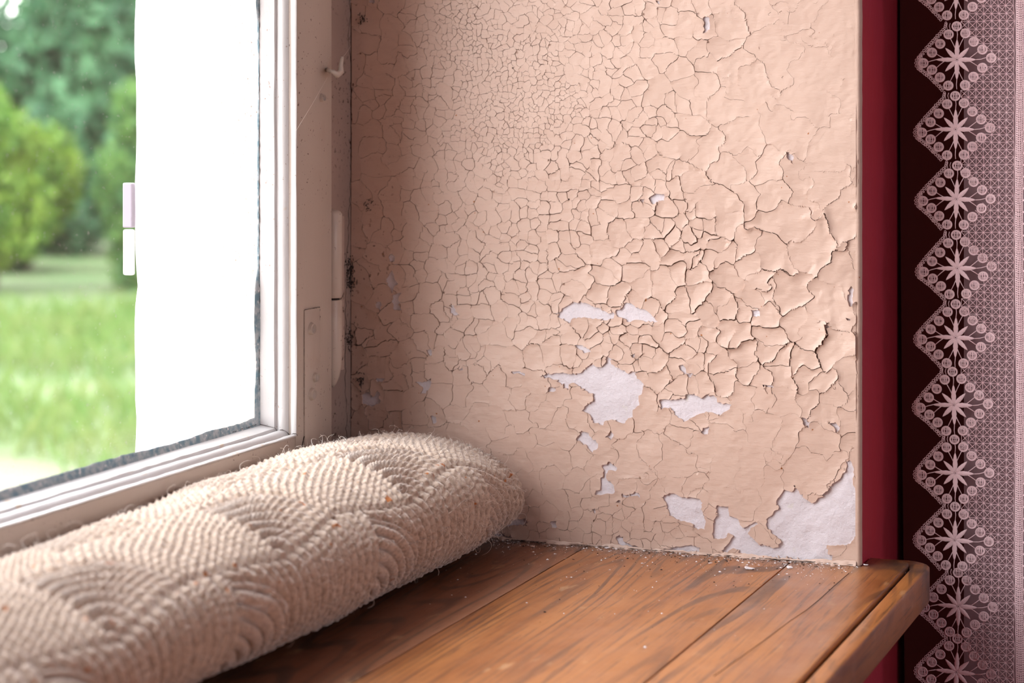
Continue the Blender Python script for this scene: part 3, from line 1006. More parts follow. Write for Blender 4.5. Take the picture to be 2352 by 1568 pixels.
# sliver of raised old paint beside the hinge + dark crack between frame and plaster
cr_pts = []
for i in range(150):
    v = -200 + 1400 * i / 149
    u = 800 + 7 * math.sin(v / 170.) + 3 * float(vnoise(v, 0, 40, 81)) + 2.0 * float(vnoise(v, 0, 11, 82))
    u = min(u, 806)
    p = on_y(u, v, -.00025); cr_pts.append(p)
grime_line([p + np.array([rng.normal(0, .0002), 0, 0]) for p in cr_pts], .00018, fr_, 'plaster_crack')
# mould clusters in the crack
for (cu_, cv_, n_) in ((803, 612, 60), (805, 640, 50), (803, 775, 60), (806, 655, 30), (827, 872, 40), (830, 45, 30), (846, 470, 14)):
    mb = MB()
    for k in range(n_):
        uu_, vv_ = cu_ + random.gauss(0, 5), cv_ + random.gauss(0, 13 if cu_ < 810 else 7)
        p = on_x(uu_, vv_, -.0012) if uu_ > 807 else on_y(uu_, vv_, -.0008)
        e = p + np.array([random.gauss(0, .0003), random.gauss(0, .0006), random.gauss(0, .0010)])
        V, Fc = tube_geo([p, (p + e) / 2 + .0002, e], [.00022, .0003, .0001], 4)
        mb.add(V, Fc)
    tag(mb.build('mould', M_GRIME, wr), kind='stuff')

# corner strap let into the stile with two screws
ys = -.0202
pa, pb = on_y(698.5, 712, ys), on_y(733, 712, ys)
st = empty('corner_strap', parent=s1)
bm = bmesh.new(); box_bm(bm, pa[0], pb[0], -.0208, -.0195, .02, pa[2], .0003)
shade_auto(bm_obj('corner_strap', bm, M_CREAM, s1))
bpy.data.objects.remove(st)
grime_line(jag((pb[0] + .0002, -.0204, pa[2]), (pb[0] + .0002, -.0204, pa[2] - .0075), 12, .0001, (0,)), .00035, s1)
grime_line(jag((pa[0], -.0207, pa[2] + .0002), (pb[0], -.0207, pa[2] + .0002), 14, .00008, (2,)), .00015, s1)
grime_line(jag((pb[0] + .0002, -.0203, pa[2] - .02), (pb[0] + .0002, -.0203, .06), 60, .00012, (0,)), .00009, s1)
grime_line(jag((pa[0] - .0001, -.0203, pa[2]), (pa[0] - .0001, -.0203, .085), 60, .00008, (0,)), .00008, s1)
p0, p1 = on_y(700, 958, -.0203), on_y(701, 992, -.0203); p2 = on_y(694, 1025, -.0203)
grime_line(jag(p0, p1, 10, .0001, (0,)), .0002, s1); grime_line([p1 + (p2 - p1) * t + np.array([.0002 * math.sin(9 * t), 0, 0]) for t in np.linspace(0, 1, 8)], .00035, s1)


def screw(u, v, r, parent, ybase=-.0208, name='screw'):
    c_ = on_y(u, v, ybase)
    V, Fc = [], []
    rings = [(1.3, 0.0), (1.1, .0014), (.92, .0024), (.70, .0008), (.5, .0004), (.0, .0009)]
    n = 24
    for (rr, h) in rings:
        for k in range(n):
            w = 2 * math.pi * k / n
            rad = r * rr * (1 + .05 * math.sin(3 * w + u))
            V.append((c_[0] + rad * math.cos(w), c_[1] - h, c_[2] + rad * math.sin(w)))
    for i in range(len(rings) - 1):
        for k in range(n): Fc.append([i * n + k, i * n + (k + 1) % n, (i + 1) * n + (k + 1) % n, (i + 1) * n + k])
    return mesh_np(name, V, Fc, M_CREAM, parent)


screw(714, 755, .0029, s1); screw(715, 905, .0029, s1); screw(738, 225, .0020, s1, -.0200, 'nail_head')
screw(722, 866, .0022, s1, -.0206, 'plug')

# hinge knuckles
hg = empty('hinge', parent=wd)
hx, hy = -.0620, -.0165


def knuckle(v0, v1, taper, name):
    z0 = CAM[2] + (HOR - v0) / F * 1.301; z1 = CAM[2] + (HOR - v1) / F * 1.301
    L_ = z0 - z1
    pts, rad = [], []
    prof = [(0, .2), (.012, .6), (.03, .85), (.06, 1), (.5, 1), (.97, 1), (1., .93)] if taper == 0 else \
        [(0, .93), (.02, 1), (.55, 1), (.75, .95), (.88, .75), (.96, .45), (1.0, .2)]
    for t, r in prof:
        pts.append((hx, hy, z0 - L_ * t)); rad.append(.0060 * r)
    V, Fc = tube_geo(pts, rad, 20)
    V = [np.array(v) + np.array([1, 1, 0]) * .00012 * float(vnoise(v[2] * 1000, v[0] * 1000, 9, 91)) for v in V]
    return shade_auto(mesh_np(name, V, Fc, M_CREAM, hg), 60)


knuckle(480, 683, 0, 'knuckle'); knuckle(688, 888, 1, 'knuckle')
V, Fc = tube_geo([(hx, hy, CAM[2] + (HOR - 682) / F * 1.301), (hx, hy, CAM[2] + (HOR - 690) / F * 1.301)], .0045, 12)
mesh_np('hinge_pin', V, Fc, M_GRIME, hg)
box('hinge_leaf', -.064, -.045, -.0165, .0, CAM[2] + (HOR - 886) / F * 1.301 + .008, CAM[2] + (HOR - 484) / F * 1.301 - .004, M_FRAME, hg)

# bent stay hook on the stile
p = [on_y(752, 160, -.0195), on_y(757, 163, -.026), on_y(765, 164, -.028), on_y(774, 172, -.029), on_y(783, 165, -.029), on_y(783, 150, -.029), on_y(786, 131, -.029)]
V, Fc = tube_geo(p, [.0014, .0014, .0013, .0020, .0019, .0013, .0010], 10)
hk = mesh_np('stay_hook', V, Fc, M_CREAM, s1)
# cobweb threads from the hook
for a_, b_ in (((784, 135), (806, 105)), ((752, 178), (680, 300))):
    q0, q1 = on_y(*a_, -.028), on_y(*b_, -.0215)
    V, Fc = tube_geo([q0, (q0 + q1) / 2 - np.array([0, 0, .0006]), q1], .00006, 4)
    mesh_np('cobweb_thread', V, Fc, M_FUZZ, s1)

# ------------------------------------------------------------------ window sill
sill = empty('window_sill'); tag(sill, 'brown varnished wooden window sill', kind='structure')
SX0 = X0 - .03
seam = [.002, -.0895, -.155, -.2795, -.345]
TH_ = .022


def plank(y0, y1, mat, name='plank', zt=0.0, edge=None, x1=.0):
    """plank with eased arrises; y0>y1"""
    e = .0007
    prof = [(y0 - .0003, -TH_), (y0 - .0003, zt - e * 1.6), (y0 - e * .6, zt - e * .4), (y0 - e * 2, zt), (y1 + e * 2, zt), (y1 + e * .6, zt - e * .4), (y1 + .0003, zt - e * 1.6), (y1 + .0003, -TH_)]
    xs = np.linspace(SX0, x1, 60)
    V, Fc = [], []
    for x in xs:
        for (y, z) in prof:
            V.append((x, y, z + (.00012 * float(vnoise(x * 1000, y * 1000, 45, 101)) if z > -.01 else 0)))
    n = len(prof)
    for i in range(len(xs) - 1):
        for k in range(n): Fc.append([i * n + k, i * n + (k + 1) % n, (i + 1) * n + (k + 1) % n, (i + 1) * n + k])
    Fc += [list(range(n)), [(len(xs) - 1) * n + k for k in range(n)][::-1]]
    return shade_auto(mesh_np(name, V, Fc, mat, sill), 40)


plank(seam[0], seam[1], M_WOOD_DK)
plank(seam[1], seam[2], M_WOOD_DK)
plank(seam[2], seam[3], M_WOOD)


def outline_slab(name, pts, z0, z1, bev, mat, seg=3):
    bm = bmesh.new()
    vs_ = [bm.verts.new((x, y, z1)) for x, y in pts]
    f = bm.faces.new(vs_)
    if f.normal.z < 0: f.normal_flip()
    r = bmesh.ops.extrude_face_region(bm, geom=[f])
    dn = [e for e in r['geom'] if isinstance(e, bmesh.types.BMVert)]
    for v in dn: v.co.z = z0
    bm.normal_update()
    top = [e for e in bm.edges if all(abs(v.co.z - z1) < 1e-6 for v in e.verts)]
    bmesh.ops.bevel(bm, geom=top, offset=bev, segments=seg, profile=.5, affect='EDGES')
    bot = [e for e in bm.edges if all(abs(v.co.z - z0) < 1e-6 for v in e.verts)]
    bmesh.ops.bevel(bm, geom=bot, offset=bev * 1.2, segments=2, profile=.5, affect='EDGES')
    bmesh.ops.recalc_face_normals(bm, faces=bm.faces)
    return shade_auto(bm_obj(name, bm, mat, sill), 50)


# front board with the horn that runs past the corner of the wall
def arc(cx, cy, r, a0, a1, n=8):
    return [(cx + r * math.cos(a0 + (a1 - a0) * i / n), cy + r * math.sin(a0 + (a1 - a0) * i / n)) for i in range(n + 1)]


front = [(SX0, seam[3] - .0003), (0, seam[3] - .0003), (.0, YR - .0006), (.026, YR - .0006)] + arc(.014, -.333, .0118, math.radians(20), -math.pi / 2, 6) + [(SX0, -.3448)]
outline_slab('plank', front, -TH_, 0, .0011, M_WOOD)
nose = [(SX0, -.3462), (.010, -.3462)] + [(.0158, -.3440), (.0215, -.340), (.026, -.334), (.0285, YR - .0006), (.034, YR - .0006)] + \
       arc(.017, -.339, .0172, math.radians(35), -math.pi / 2, 8) + [(SX0, -.3562)]
outline_slab('nosing', nose, -TH_ - .0005, -.0016, .0014, M_WOOD, 3)
box('groove_bed', SX0, .012, -.3475, -.3435, -TH_ + .001, -.0035, M_GRIME, sill)
box('seam_dirt', SX0, -.0005, seam[1] - .0005, seam[1] + .0005, -.01, -.0016, M_GRIME, sill)
box('seam_dirt', SX0, -.0005, seam[2] - .0004, seam[2] + .0004, -.01, -.0016, M_GRIME, sill)
box('seam_dirt', SX0, -.0005, seam[3] - .0004, seam[3] + .0004, -.01, -.0016, M_GRIME, sill)
# hairline split in the front board
pts = [on_z(u, v, .00005) for u, v in ((1950, 1316), (1915, 1346), (1880, 1378), (1850, 1402), (1815, 1425), (1768, 1461), (1700, 1510), (1640, 1552))]
V, Fc = tube_geo(pts, .00016, 4); mesh_np('split', V, Fc, M_GRIME, sill)

# ------------------------------------------------------------------ garden
ZG = -.75
gp = []
tag(box('ground', -8, 60, YO + .001, 60, ZG - .1, ZG, M_GROUND), 'lawn and bare path outside the window', kind='structure')
rg = np.random.default_rng(21)


def blades(name, n, xr_, yr_, h, w, mat):
    x = rg.uniform(*xr_, n); y = rg.uniform(*yr_, n)
    k = vnoise(x, y, .8, 3) > -.45
    k &= (np.hypot(x - CAM[0], y - CAM[1]) < 11.2) & (x > 4.1 + .35 * vnoise(y, y * 0, .7, 5))
    x, y = x[k], y[k]; n = len(x)
    a = rg.uniform(0, 2 * np.pi, n); hh = h * rg.uniform(.5, 1.3, n); ww = w * rg.uniform(.6, 1.2, n)
    lean = rg.normal(0, .35, (n, 2)) * hh[:, None]
    dx, dy = np.cos(a) * ww, np.sin(a) * ww
    p0 = np.stack([x - dx, y - dy, np.full(n, ZG)], 1); p1 = np.stack([x + dx, y + dy, np.full(n, ZG)], 1)
    p2 = np.stack([x + dx * .7 + lean[:, 0] * .4, y + dy * .7 + lean[:, 1] * .4, ZG + hh * .6], 1)
    p3 = np.stack([x + lean[:, 0], y + lean[:, 1], ZG + hh], 1)
    V = np.stack([p0, p1, p2, p3], 1).reshape(-1, 3)
    b = np.arange(n)[:, None] * 4
    Fc = np.concatenate([b + np.array([[0, 1, 2]]), b + np.array([[0, 2, 3]])])
    return tag(mesh_np(name, V, Fc, mat, None, False), 'long green grass on the lawn outside the window', 'grass', kind='stuff')


blades('lawn_grass', 60000, (4, 16), (.6, 13), .12, .008, M_GRASS)


def leaves_mesh(name, n, rad, size, seed):
    r = np.random.default_rng(seed)
    d = r.normal(size=(n, 3)); d /= np.linalg.norm(d, axis=1)[:, None]
    # lumpy crown made of sub-clumps
    cl = r.normal(size=(14, 3)); cl /= np.linalg.norm(cl, axis=1)[:, None]; cl *= r.uniform(.35, .85, (14, 1))
    ci = r.integers(0, 14, n)
    p = cl[ci] + d * (r.uniform(.1, 1, n) ** .5)[:, None] * .42
    p = p * np.array(rad)
    a = r.normal(size=(n, 3)); a /= np.linalg.norm(a, axis=1)[:, None]
    b = np.cross(a, r.normal(size=(n, 3))); b /= np.linalg.norm(b, axis=1)[:, None]
    s = size * r.uniform(.6, 1.3, n)[:, None]
    V = np.stack([p - a * s, p + b * s * .45, p + a * s, p - b * s * .45], 1).reshape(-1, 3)
    Fc = np.arange(n * 4).reshape(-1, 4)
    me = bpy.data.meshes.new(name)
    me.from_pydata(V.tolist(), [], Fc.tolist())
    return me


LM = {}
for k, (nm, mt) in enumerate((('a', M_LEAF1), ('b', M_LEAF2), ('c', M_LEAF3))):
    me = leaves_mesh('foliage', 9500, (1.0, 1.0, 1.0), .07, 30 + k); me.materials.append(mt); LM[nm] = me
tv, tf = tube_geo([(0, 0, -1), (.05, 0, -.3), (-.04, .03, .3), (0, 0, .8)], [.06, .05, .04, .01], 8)
tme = bpy.data.meshes.new('trunk'); tme.from_pydata([tuple(v) for v in tv], [], tf); tme.materials.append(M_BARK)


def tree(kind, x, y, z, rx, rz, label, name='bush'):
    t = empty(name, (x, y, ZG)); tag(t, label, 'tree' if name == 'tree' else 'bush', 'trees and bushes beyond the lawn')
    f = bpy.data.objects.new('foliage', LM[kind]); put(f, t); f.location = (0, 0, z - ZG); f.scale = (rx, rx, rz)
    f.rotation_euler = (0, 0, random.uniform(0, 6.28))
    tr_ = bpy.data.objects.new('trunk', tme); put(tr_, t); tr_.location = (0, 0, (z - ZG) * .5); tr_.scale = (1, 1, (z - ZG) * .5)
    return t


# positions along the sight line through the pane (bearing measured from +x), and to either side of it
def at(dist, u):
    r = ray(u, HOR); d = r[:2]
    return CAM[0] + d[0] * dist, CAM[1] + d[1] * dist


TR = []
CN = {'a': 'mid green', 'b': 'yellow-green', 'c': 'deep green'}
ORD = ['leftmost', 'second from the left', 'third from the left', 'fourth from the left', 'fifth from the left', 'sixth from the left', 'seventh from the left']
for i, (u, kk, z, rx, rz) in enumerate([(-2050, 'a', .2, .72, 1.0), (-1280, 'c', .3, .72, 1.1), (-640, 'a', .2, .68, 1.0), (-30, 'b', -.16, .55, .66), (325, 'a', -.2, .36, .55),
                                       (860, 'a', .3, .70, 1.1), (1500, 'c', .3, .72, 1.0)]):
    TR.append((kk, 12.5, u, z, rx, rz, CN[kk] + ' bush, ' + ORD[i] + ' in the near row beyond the lawn', 'bush'))
for i, (u, kk, z, rx, rz) in enumerate([(-1700, 'c', .6, 1.1, 1.4), (-800, 'a', .6, 1.1, 1.5), (110, 'c', .25, 1.10, 1.3), (950, 'a', .6, 1.1, 1.5), (1800, 'c', .6, 1.1, 1.4)]):
    TR.append((kk, 16.2, u, z, rx, rz, CN[kk] + ' tree, ' + ORD[i] + ' in the middle row beyond the lawn', 'tree'))
for i, (u, kk, z, rx, rz) in enumerate([(-420, 'a', -.42, .5, .34), (50, 'c', -.44, .47, .34), (330, 'a', -.42, .24, .34), (620, 'b', -.42, .5, .34)]):
    TR.append((kk, 14.1, u, z, rx, rz, 'low ' + CN[kk] + ' shrub, ' + ORD[i] + ' of the low ones behind the near bushes', 'bush'))
for i, (u, kk, z, rx, rz) in enumerate([(-1700, 'a', 1.2, 2.2, 2.4), (-560, 'c', .9, 2.2, 2.4), (380, 'a', .9, 2.2, 2.4), (1450, 'c', 1.2, 2.2, 2.4)]):
    TR.append((kk, 21.5 + (i % 2) * 5.8, u, z, rx, rz, 'tall ' + CN[kk] + ' tree, ' + ORD[i] + ' in the furthest row of the garden', 'tree'))
for (kk, dist, u, z, rx, rz, lb, nm) in TR:
    x, y = at(dist, u)
    tree(kk, x, y, z, rx, rz, lb, nm)

# ------------------------------------------------------------------ knitted cushion roll
cu = empty('cushion', (-.31, -.0665, 0)); tag(cu, 'knitted oatmeal wool cushion roll lying on the sill against the window', 'cushion')
LX0, LX1 = -.640, -.0085
YC, ZC0, HY, HZ = -.0665, .038, .061, .037


def section(x):
    """centre and half sizes of the cushion section at x"""
    t = np.clip((x - LX0) / (LX1 - LX0), 0, 1)
    e = np.minimum(t, 1 - t) * (LX1 - LX0)
    endr = np.where(t > .5, .020, .06)
    q = np.clip(e / endr, 0, 1)
    endk = np.sqrt(np.clip(1 - (1 - q) ** 2, 0, 1))
    endk = .70 * endk + .30 * np.clip(e / .004, 0, 1) ** .5
    right = np.interp(x, [-.46, -.36, -.25, -.14, -.05, -.0085], [.76, .92, 1.0, 1.0, .84, .66])
    sag = 1 + .02 * np.sin(x * 38) + .012 * np.sin(x * 71 + 1)
    hz = HZ * right * sag * (.25 + .75 * endk)
    hy = HY * (.75 + .25 * endk) * np.interp(x, [-.10, -.0085], [1, .84]) * (1 + .01 * np.sin(x * 45))
    yc = YC + np.interp(x, [-.5, -.2, -.05, -.0085], [0, 0, -.001, -.003])
    zc = np.interp(x, [-.5, -.12, -.03, -.0085], [.0365, .0378, .0365, .0345])
    return yc, zc, hy, hz


NXc, NTf, NTb = 980, 330, 60
# parameter round the section: 0 = back bottom, over the top, to front bottom; then the hidden underside
th_f = np.linspace(math.radians(200), math.radians(-48), NTf)      # angle, 180 = back (+y), 90 = top, 0 = front (-y)
th_b = np.linspace(math.radians(-48), math.radians(-160), NTb + 1)[1:-1]
th = np.concatenate([th_f, th_b])
xs = LX0 + (LX1 - LX0) * np.linspace(0, 1, NXc)
X, T_ = np.meshgrid(xs, th, indexing='ij')
yc, zc, hy, hz = section(X)
pw = .92
cy, sz = np.cos(T_), np.sin(T_)
Y = yc - hy * np.sign(cy) * np.abs(cy) ** pw
# underside flattens onto the sill
Z = zc + hz * np.sign(sz) * np.abs(sz) ** pw
# soft lumps of the stuffing
Z += .0022 * vnoise(X * 1000, T_ * 60, 70, 111) * (sz > 0)
Z += (Y - yc) * np.interp(X, [-.14, -.0085], [0, .13])
P0 = np.stack([X, Y, Z], -1)
dX = np.gradient(P0, axis=0); dT = np.gradient(P0, axis=1)
Nn = np.cross(dX, dT); Nn /= np.linalg.norm(Nn, axis=-1)[..., None] + 1e-12
# arc length round the section, measured from the top line
dl = np.linalg.norm(np.diff(P0, axis=1), axis=-1)
S = np.concatenate([np.zeros((NXc, 1)), np.cumsum(dl, 1)], 1)
itop = int(np.argmin(np.abs(th - math.radians(95))))
S = S - S[:, itop:itop + 1]          # metres; positive towards the front
WX = .150                            # fan width
px_ = .0078                          # rib pitch


def fan(a, b, R):
    """a: metres right of the spine (0..WX), b: metres below the row's top edge. returns rib phase, along-rib metres, crease distance"""
    # left of the next spine: ribs hang straight and splay a little; right of the spine: nested quarter arcs
    r = np.sqrt(a ** 2 * .72 + (R - b).clip(0) ** 2 * 1.25)
    arc_in = r < R * 1.0
    ang = np.arctan2(R - b, a + 1e-6)
    ph_arc = r / px_ ; al_arc = ang * r
    spl = (a - WX) * (1 + .35 * (b / R - .5))
    ph_v = spl / px_; al_v = b
    ph = np.where(arc_in, ph_arc, ph_v); al = np.where(arc_in, al_arc, al_v)
    crease = np.minimum(np.minimum(np.abs(r - R), a + .0005), (WX - a))
    return ph, al, crease


zig = .010 * np.abs(((X + .2626) / WX * 2) % 2 - 1)
SS = S + .050 + zig
row = np.floor(SS / .058)
b_ = SS - row * .058
xo = X + .2626 + row * WX * .42 + b_ * .25
a_ = xo - np.floor(xo / WX) * WX
a_ = a_ + .0016 * vnoise(X * 1000, S * 1000, 22, 121)
b2 = b_ + .0016 * vnoise(X * 1000, S * 1000, 19, 122)
ph, al, cr_ = fan(np.clip(a_, 0, WX), np.clip(b2, 0, .058), .058)
ribw = np.abs(np.sin(np.pi * ph))
fr = ph - np.floor(ph)
rib = np.sqrt(np.clip(1 - (2 * fr - 1) ** 2, 0, 1))
tw = np.cos(2 * np.pi * (al / .0042 + (ph - np.floor(ph)) * .9))
st = .5 + .5 * tw
front = np.clip((S - .035) / .03, 0, 1)
amp_tw = .24 - .16 * front
D = .0058 * rib * (1 - amp_tw + amp_tw * st)
edge = np.clip(np.minimum(b_, .058 - b_) / .003, 0, 1)
flat = np.clip(1 - cr_ / .0022, 0, 1)
D = D * (1 - .35 * flat) * (.75 + .25 * edge)
D += .0003 * vnoise(X * 1000, S * 1000, 1.6, 123)
# underside stays plain
D *= np.clip((T_ - math.radians(-75)) / math.radians(25), 0, 1)
D *= np.clip((LX1 - X) / .006 + .3, 0, 1)
sgn = np.sign((Nn[NXc // 2, itop, 2]))
P1 = P0 + Nn * sgn * (D - .0034)[..., None]
P1[..., 2] = np.maximum(P1[..., 2], .0006)
P1[..., 0] = np.minimum(P1[..., 0], -.0045)
off = np.array([-.31, -.0665, 0])
nT = len(th)
Vc = (P1 - off).reshape(-1, 3)
ii = np.arange(NXc * nT).reshape(NXc, nT)
nx = np.roll(ii, -1, 1)
Fq = np.stack([ii[:-1], nx[:-1], nx[1:], ii[1:]], -1).reshape(-1, 4)
if sgn > 0: Fq = Fq[:, ::-1]
me = bpy.data.meshes.new('knit_cover')
caps = np.stack([P1[0].mean(0) - off, P1[-1].mean(0) - off])
Vc = np.concatenate([Vc, caps])
nv = len(Vc)
tris = [[int(ii[0, k]), int(ii[0, (k + 1) % nT]), nv - 2] for k in range(nT)] + [[int(ii[-1, (k + 1) % nT]), int(ii[-1, k]), nv - 1] for k in range(nT)]
me.vertices.add(nv); me.vertices.foreach_set('co', Vc.astype(np.float32).ravel())
nq, nt = len(Fq), len(tris)
loops = np.concatenate([Fq.ravel(), np.array(tris).ravel()]).astype(np.int32)
me.loops.add(len(loops)); me.loops.foreach_set('vertex_index', loops)
me.polygons.add(nq + nt)
me.polygons.foreach_set('loop_start', np.concatenate([np.arange(nq) * 4, nq * 4 + np.arange(nt) * 3]).astype(np.int32))
me.update(calc_edges=True)
me.validate()
me.polygons.foreach_set('use_smooth', [True] * len(me.polygons))
me.materials.append(M_WOOL)
kc = bpy.data.objects.new('knit_cover', me); put(kc, cu)

# fuzz: fine curved fibres standing off the wool
rf = np.random.default_rng(5)
nf = 11000
fi_ = rf.integers(int(NXc * .02), NXc - 8, nf); ft_ = rf.integers(10, NTf - 20, nf)
base = P1[fi_, ft_] - off; nrm = Nn[fi_, ft_] * sgn
lng = rf.uniform(.0012, .0032, nf)
curly = rf.random(nf) < .035
lng = np.where(curly, rf.uniform(.005, .010, nf), lng)
side = rf.normal(size=(nf, 3)); side -= nrm * (side * nrm).sum(1)[:, None]; side /= np.linalg.norm(side, axis=1)[:, None]
s2_ = np.cross(nrm, side)
pts_, rad_ = [], []
KP = 6
ts = np.linspace(0, 1, KP)
w0 = rf.uniform(.4, 1.2, nf); w1 = np.where(curly, rf.uniform(2.5, 6, nf), rf.uniform(.3, 1.5, nf))
Pf = np.zeros((nf, KP, 3))
for k, t in enumerate(ts):
    up = np.where(curly, np.sin(t * 2.2) * .62, t * .75)
    Pf[:, k] = base + nrm * (lng * up)[:, None] + side * (lng * w0 * t ** 1.4 * .8)[:, None] + s2_ * (lng * .28 * np.sin(w1 * t))[:, None]
hc = bpy.data.hair_curves.new('fuzz')
hc.add_curves([KP] * nf)
hc.points.foreach_set('position', Pf.astype(np.float32).ravel())
ra = hc.attributes.get('radius') or hc.attributes.new('radius', 'FLOAT', 'POINT')
rr_ = np.repeat(np.where(curly, .00007, .000045), KP) * np.tile(1 - .6 * ts, nf)
ra.data.foreach_set('value', rr_.astype(np.float32))
hc.materials.append(M_FUZZ)
fz = bpy.data.objects.new('fuzz', hc); put(fz, cu); tag(fz, kind='stuff')

# ------------------------------------------------------------------ paint chips and dust on the sill
M_CHIP = Mat('chip_white', (.80, .75, .76), .7).m
chips = [(1721, 1306, 12, .8, 'largest white paint chip lying flat on the sill below the bare plaster patch'),
         (1813, 1304, 7, .9, 'thin white paint chip on the sill right of the largest chip'),
         (1930, 1329, 7, .2, 'white paint chip on the sill halfway between the wall corner and the groove'),
         (2075, 1317, 5, .7, 'small white crumb lodged in the groove at the rounded end of the sill'),
         (1632, 1294, 5, .1, 'small white chip close to the foot of the wall, left of the largest chip'),
         (1961, 1296, 13, .25, 'long peach flake leaning at the foot of the wall corner'),
         (1989, 1298, 6, .4, 'white chip on the sill just past the wall corner'),
         (1913, 1300, 5, .9, 'little white crumb by the foot of the wall, left of the long peach flake'),
         (1222, 1256, 6, .2, 'peach crumb near the wall beside the end of the cushion'),
         (1394, 1259, 6, .5, 'white crumb at the foot of the wall above the brown board joint')]
for n_, (u, v, s, asp, lb) in enumerate(chips):
    c_ = on_z(u, v, .0002 if 'groove' not in lb else -.0035)
    r_ = random.Random(n_ + 50)
    k = 9
    w = s / 3900 / 2 * 1.9
    an = r_.uniform(-.5, .5)
    V, top = [], []
    for j in range(k):
        a = 2 * math.pi * j / k
        rr = r_.uniform(.7, 1.15)
        dx, dy = w * rr * math.cos(a) * (.45 + .5 * asp), w * rr * math.sin(a) * 1.1
        x, y = dx * math.cos(an) - dy * math.sin(an), dx * math.sin(an) + dy * math.cos(an)
        z = .0004 + .0005 * math.sin(a + n_) * w / .0015
        V.append((x, y, max(0.0001, z - .0004))); top.append((x * .96, y * .96, max(.0001, z - .0004) + .00045))
    V = V + top + [(0, 0, .0007)]
    Fc = [[j, (j + 1) % k, k + (j + 1) % k, k + j] for j in range(k)] + [[k + j, k + (j + 1) % k, 2 * k] for j in range(k)] + [list(range(k))[::-1]]
    o = mesh_np('paint_chip', V, Fc, M_PAINT if 'peach' in lb else M_CHIP, None, False, tuple(c_))
    tag(o, lb, 'chip', 'paint chips fallen on the sill')
# dust and crumbs too fine to count
rd = np.random.default_rng(77)
mbw, mbd = MB(), MB()
for k in range(2300):
    y = rd.uniform(YR, -.03)
    near_ = rd.random()
    x = -abs(rd.exponential(.0075 if near_ < .65 else .05)) - .002
    if y < -.30 and near_ > .8: x = rd.uniform(-.06, .012)
    if x < -.35: continue
    s = rd.exponential(.00022) + .0001
    s = min(s, .0010)
    a = rd.uniform(0, 6.28)
    n3 = [(x + s * math.cos(a + q) * rd.uniform(.6, 1.2), y + s * math.sin(a + q) * rd.uniform(.6, 1.2), .00012) for q in (0, 1.6, 3.1, 4.7)]
    topz = .00012 + s * rd.uniform(.2, .7)
    V = n3 + [(x, y, topz)]
    (mbd if rd.random() < .38 else mbw).add(V, [[0, 1, 4], [1, 2, 4], [2, 3, 4], [3, 0, 4]])
tag(mbw.build('crumbs', M_CHIP, sill, False), 'pale paint dust', kind='stuff')
tag(mbd.build('crumbs', M_GRIME, sill, False), 'dark grit', kind='stuff')

# ------------------------------------------------------------------ lace curtain
XLACE = .060
C0 = on_x(2195, 0, XLACE)
PXM = abs(on_x(2195, 0, XLACE)[2] - on_x(2195, 100, XLACE)[2]) / 100.0      # metres per photo px on the lace
sy = abs(on_x(2095, 0, XLACE)[1] - on_x(2295, 0, XLACE)[1]) / 200.0
lace = empty('lace_curtain', (XLACE, C0[1], C0[2])); tag(lace, 'lilac crocheted lace curtain edge hanging beside the crimson wall', 'curtain')
sheer = None


def L(a, b, h=0.0):
    """lace-local: a px to the right, b px down -> metres relative to the motif centre"""
    return (-h, -a * sy, -b * PXM)


def thread(mb, pts, r, n=5):
    V, Fc = tube_geo([L(*p) for p in pts], r * PXM, n)
    mb.add(V, Fc)


def petal(mb, ang, l0, l1, w, hgt=1.6, tip=None):
    n, m = 14, 7
    V, Fc = [], []
    ca, sa_ = math.cos(ang), math.sin(ang)
    for i in range(n + 1):
        t = i / n
        l = l0 + (l1 - l0) * t
        ww = w * (math.sin(math.pi * min(1, t ** .8)) ** .75 * (1 - .15 * t) + .04) * (1 + .06 * math.sin(t * 60))
        for k in range(m):
            s = -1 + 2 * k / (m - 1)
            h = hgt * (1 - s * s) ** .5 * (ww / w) ** .5 + .3 * math.sin(t * 55)
            V.append(L(l * ca - s * ww * sa_, l * sa_ + s * ww * ca, h * PXM))
    for i in range(n):
        for k in range(m - 1): Fc.append([i * m + k, i * m + k + 1, (i + 1) * m + k + 1, (i + 1) * m + k])
    b0 = len(V)
    V += [(v[0] * -.25, v[1], v[2]) for v in V[:b0]]
    Fc += [[b0 + q for q in f[::-1]] for f in Fc]
    mb.add(V, Fc)


def ring(mb, a, b, ra, rb, r, n=14, seg=5):
    pts = [(a + ra * math.cos(2 * math.pi * k / n), b + rb * math.sin(2 * math.pi * k / n)) for k in range(n + 1)]
    V, Fc = tube_geo([L(*p) for p in pts], r * PXM, seg, False)
    mb.add(V, Fc)


PITCH = 154.0
k5 = 1 / 5.226
MED = [(-405, 42), (-302, -85), (-203, -190), (-102, -303), (100, -315), (200, -213), (305, -120), (410, -20), (305, 98), (200, 205), (100, 305), (-102, 312), (-203, 213), (-300, 122)]


